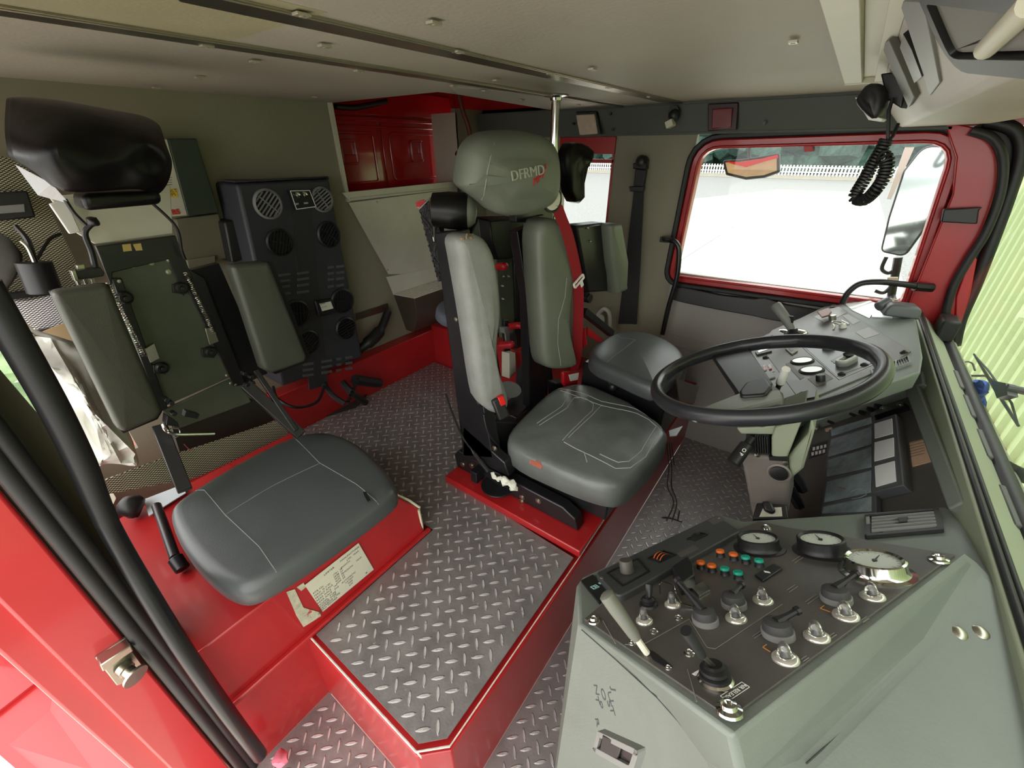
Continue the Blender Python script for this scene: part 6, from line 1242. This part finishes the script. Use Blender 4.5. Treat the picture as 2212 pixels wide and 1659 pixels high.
# ---------------------------------------------------------------- radio microphone, cables
t = thing('microphone', 'black hand microphone clipped under the overhead console', 'microphone', U(1900, 225, y=1.45))
FMc = Fr(U(1900, 222, y=1.38), (.55, 0, -.84), (-.3, -.95, 0))
m = MB(); q = chaikin([FMc.uv(x, y) for x, y in ((1866, 205), (1885, 182), (1912, 182), (1925, 205), (1918, 240), (1900, 262), (1876, 245), (1858, 222))], 1); pillow(FMc, q, .04, .012, .004, mb=m); m.build('mic_body', BLKP, t, smooth=50)
m = MB(); m.rect(FMc, ((1857, 212), (1862, 212), (1892, 248), (1918, 258), (1912, 264), (1886, 260)), .004, .030); m.build('grey_backplate', WHITE, t, bevel=.002)
m = MB(); m.rect(FMc, ((1905, 160), (1945, 155), (1958, 205), (1950, 235), (1918, 215)), -.03, .01); m.build('mic_clip', BLK, t, bevel=.003)
m = MB(); m.tube([FMc.px(1928, 212, .02), FMc.px(1920, 240, .03), FMc.px(1918, 300, .03)], .0035, 6); m.tube([FMc.px(1940, 268, .0), FMc.px(1928, 295, .02), FMc.px(1918, 306, .03)], .0035, 6); m.build('straight_cord', RUB, t)
c = curve_pts([FMc.px(x, y, h) for x, y, h in ((1914, 302, .03), (1903, 325, .03), (1885, 355, .03), (1866, 390, .03), (1848, 420, .03), (1852, 430, .03), (1870, 430, .04), (1890, 412, .05), (1908, 385, .05), (1916, 355, .05), (1912, 340, .05), (1905, 338, .045))], 26)
cum = [0]
for a, b_ in zip(c, c[1:]): cum.append(cum[-1]+(b_-a).length)
m = MB(); pts = []; L = cum[-1]; turns = 40; N_ = turns*10; k = 0; up = V((.3, -1, .2)).normalized()
for i in range(N_+1):
    d = L*i/N_
    while k < len(c)-2 and cum[k+1] < d: k += 1
    f = (d-cum[k])/max(1e-6, cum[k+1]-cum[k]); p = c[k].lerp(c[k+1], f); tg = (c[k+1]-c[k]).normalized(); w = tg.cross(up).normalized(); u2 = w.cross(tg)
    a = 2*PI*turns*i/N_; pts.append(p+(w*math.cos(a)+u2*math.sin(a))*.0115)
m.tube(pts, .003, 5); m.tube(c[:12], .006, 6); m.build('coiled_cord', RUB, t, smooth=60)
# ---------------------------------------------------------------- things outside the glass
t = thing('wide_mirror', 'wide curved mirror outside the upper left of the far door window', 'mirror', U(1620, 360, y=2.55))
FO = Fr((0, 2.55, 0), (1, 0, 0), (0, -1, .1))
q = fillet([FO.uv(x, y) for x, y in ((1560, 346), (1600, 344), (1640, 338), (1684, 330), (1684, 372), (1650, 384), (1610, 388), (1568, 378))], .012, 3)
m = MB(); m.prism([FO.p(u, v, -.04) for u, v in q], FO.n*.04); m.build('housing', RUB, t, bevel=.008)
m = MB(); m.prism([FO.p(u, v, .001) for u, v in inset(q, .012)], FO.n*.002); m.build('mirror_glass', mat('mirror_amber', '#cbb88c', .2, .2, vary=(10, .15)), t)
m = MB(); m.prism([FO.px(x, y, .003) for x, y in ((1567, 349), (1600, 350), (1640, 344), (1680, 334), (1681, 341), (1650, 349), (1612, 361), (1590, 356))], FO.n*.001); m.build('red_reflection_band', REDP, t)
e = FO.px(1619, 322, -.03); m = MB(); m.tube([FO.px(1619, 345, -.02), e, V((e.x, 2.5, 1.42)), V((e.x, 2.27, 1.45))], .008, 8); m.build('stem', BLK, t)
t = thing('door_mirror', 'tall black-backed door mirror outside the right edge of the far window', 'mirror', U(1930, 540, y=2.5))
FO2 = Fr((.2, 2.5, 0), (1, .15, 0), (-.15, -1, 0))
q = fillet([FO2.uv(x, y) for x, y in ((1995, 312), (2080, 316), (2010, 480), (1955, 556), (1900, 545), (1918, 470), (1950, 370))], [.05, .04, .03, .03, .03, .02, .03])
m = MB(); m.prism([FO2.p(u, v, -.03) for u, v in q], FO2.n*.03); m.build('housing', RUB, t, bevel=.01)
m = MB(); m.prism([FO2.p(u, v, .0005) for u, v in inset(q, .008)], FO2.n*.002); m.build('mirror_glass', mat('mirror_silver', '#e6e8ea', .06, 1.0), t)
m = MB(); m.tube(curve_pts([FO2.px(x, y, -.02) for x, y in ((1915, 555), (1905, 580), (1918, 590), (1935, 585), (1930, 610), (1910, 632), (1890, 628))]), .008, 8); e = FO2.px(1925, 640, -.02); m.tube([FO2.px(1940, 556, -.02), e, V((.34, 2.24, e.z-.05))], .016, 8); m.build('bracket', BLK, t)
m = MB(); m.rect(FO2, ((1918, 598), (1940, 598), (1938, 612), (1916, 612)), .0, .02); m.build('pale_tag', CREAM, t)
m = MB(); m.prism([FO2.px(x, y, -.25) for x, y in ((1955, 318), (1975, 318), (1925, 430), (1915, 430))], (0, -.01, 0)); m.build('white_post', WHITE, t)  # white post beyond the mirror, only grouped with it
m = MB(); m.prism([U(1736, 315, y=2.19), U(1757, 314, y=2.19), U(1758, 327, y=2.19), U(1738, 328, y=2.19)], (0, -.01, 0)); tag(m.build('window_tab', REDS, bevel=.002), 'small red tab at the top edge of the far door window', 'tab')
# wiper and blue rag outside the windscreen
t = thing('wiper', 'black windscreen wiper with linkage frame seen through the glass at right', 'wiper', (.5, 1.2, .5))
def wx(px, py, x=.52): return U(px, py, x=x)
m = MB(); m.tube([wx(2104, 765), wx(2150, 840), wx(2200, 920)], [.003, .005, .003], 6); m.tube([wx(2104, 765), wx(2135, 800), wx(2185, 870), wx(2200, 920)], [.002, .003, .003, .002], 5); m.build('blade', RUB, t, smooth=0)
m = MB(); m.tube([wx(2088, 812), wx(2130, 812), wx(2160, 835)], .004, 6); m.tube(curve_pts([wx(2072, 795), wx(2085, 782), wx(2100, 785), wx(2106, 800)]), .003, 5); m.cyl(Fr(wx(2198, 842), (0, 0, 1), (1, 0, 0)), .010, -.02, .02, 10); m.rect(Fr((.52, 0, 0), (0, 1, 0), (-1, 0, 0)), ((2160, 825), (2195, 832), (2200, 858), (2175, 865)), 0, .02); m.build('arm', BLKP, t, smooth=0)
m = MB(); c0 = wx(2106, 855, .49)
for i in range(16): m.ball(wx(2085+random.random()*40, 828+random.random()*60, .49), random.uniform(.010, .022), (.7, 1, 1), 7)
m.jitter(40, .012); tag(m.build('blue_cloth', BLUE, smooth=40), 'crumpled blue cloth stuffed at the wiper pivot outside the windscreen', 'cloth')
m = MB(); m.tube([wx(2165, 1005, .47), wx(2195, 1020, .5), wx(2240, 1040, .52)], .016, 8); m.cyl(Fr(wx(2192, 1062, .48), (0, 0, 1), (1, 0, 0)), .008, -.005, .005, 10); m.build('second_arm', BLKP, t)
p = U(2042, 702, x=.43); m = MB(); m.wbox((p.x-.02, p.x+.03), (p.y-.05, p.y+.05), (.53, p.z+.03)); tag(m.build('wiper_motor_cover', RUB, bevel=.008), 'black rubber block at the far corner of the windscreen ledge', 'cover')
m = MB(); random.seed(9)
for i in range(40): m.ball((-5.5+random.uniform(-.8, .8), .15+random.uniform(-.8, .5), -1.2+random.uniform(0, 2.2)), random.uniform(.12, .3), n=7)
m.jitter(4, .12); tag(m.build('bush', mat('bright_leaves', '#8fae84', .8, vary=(6, .4)), smooth=0), 'bright green bush outside the opening behind the near door post', 'bush')
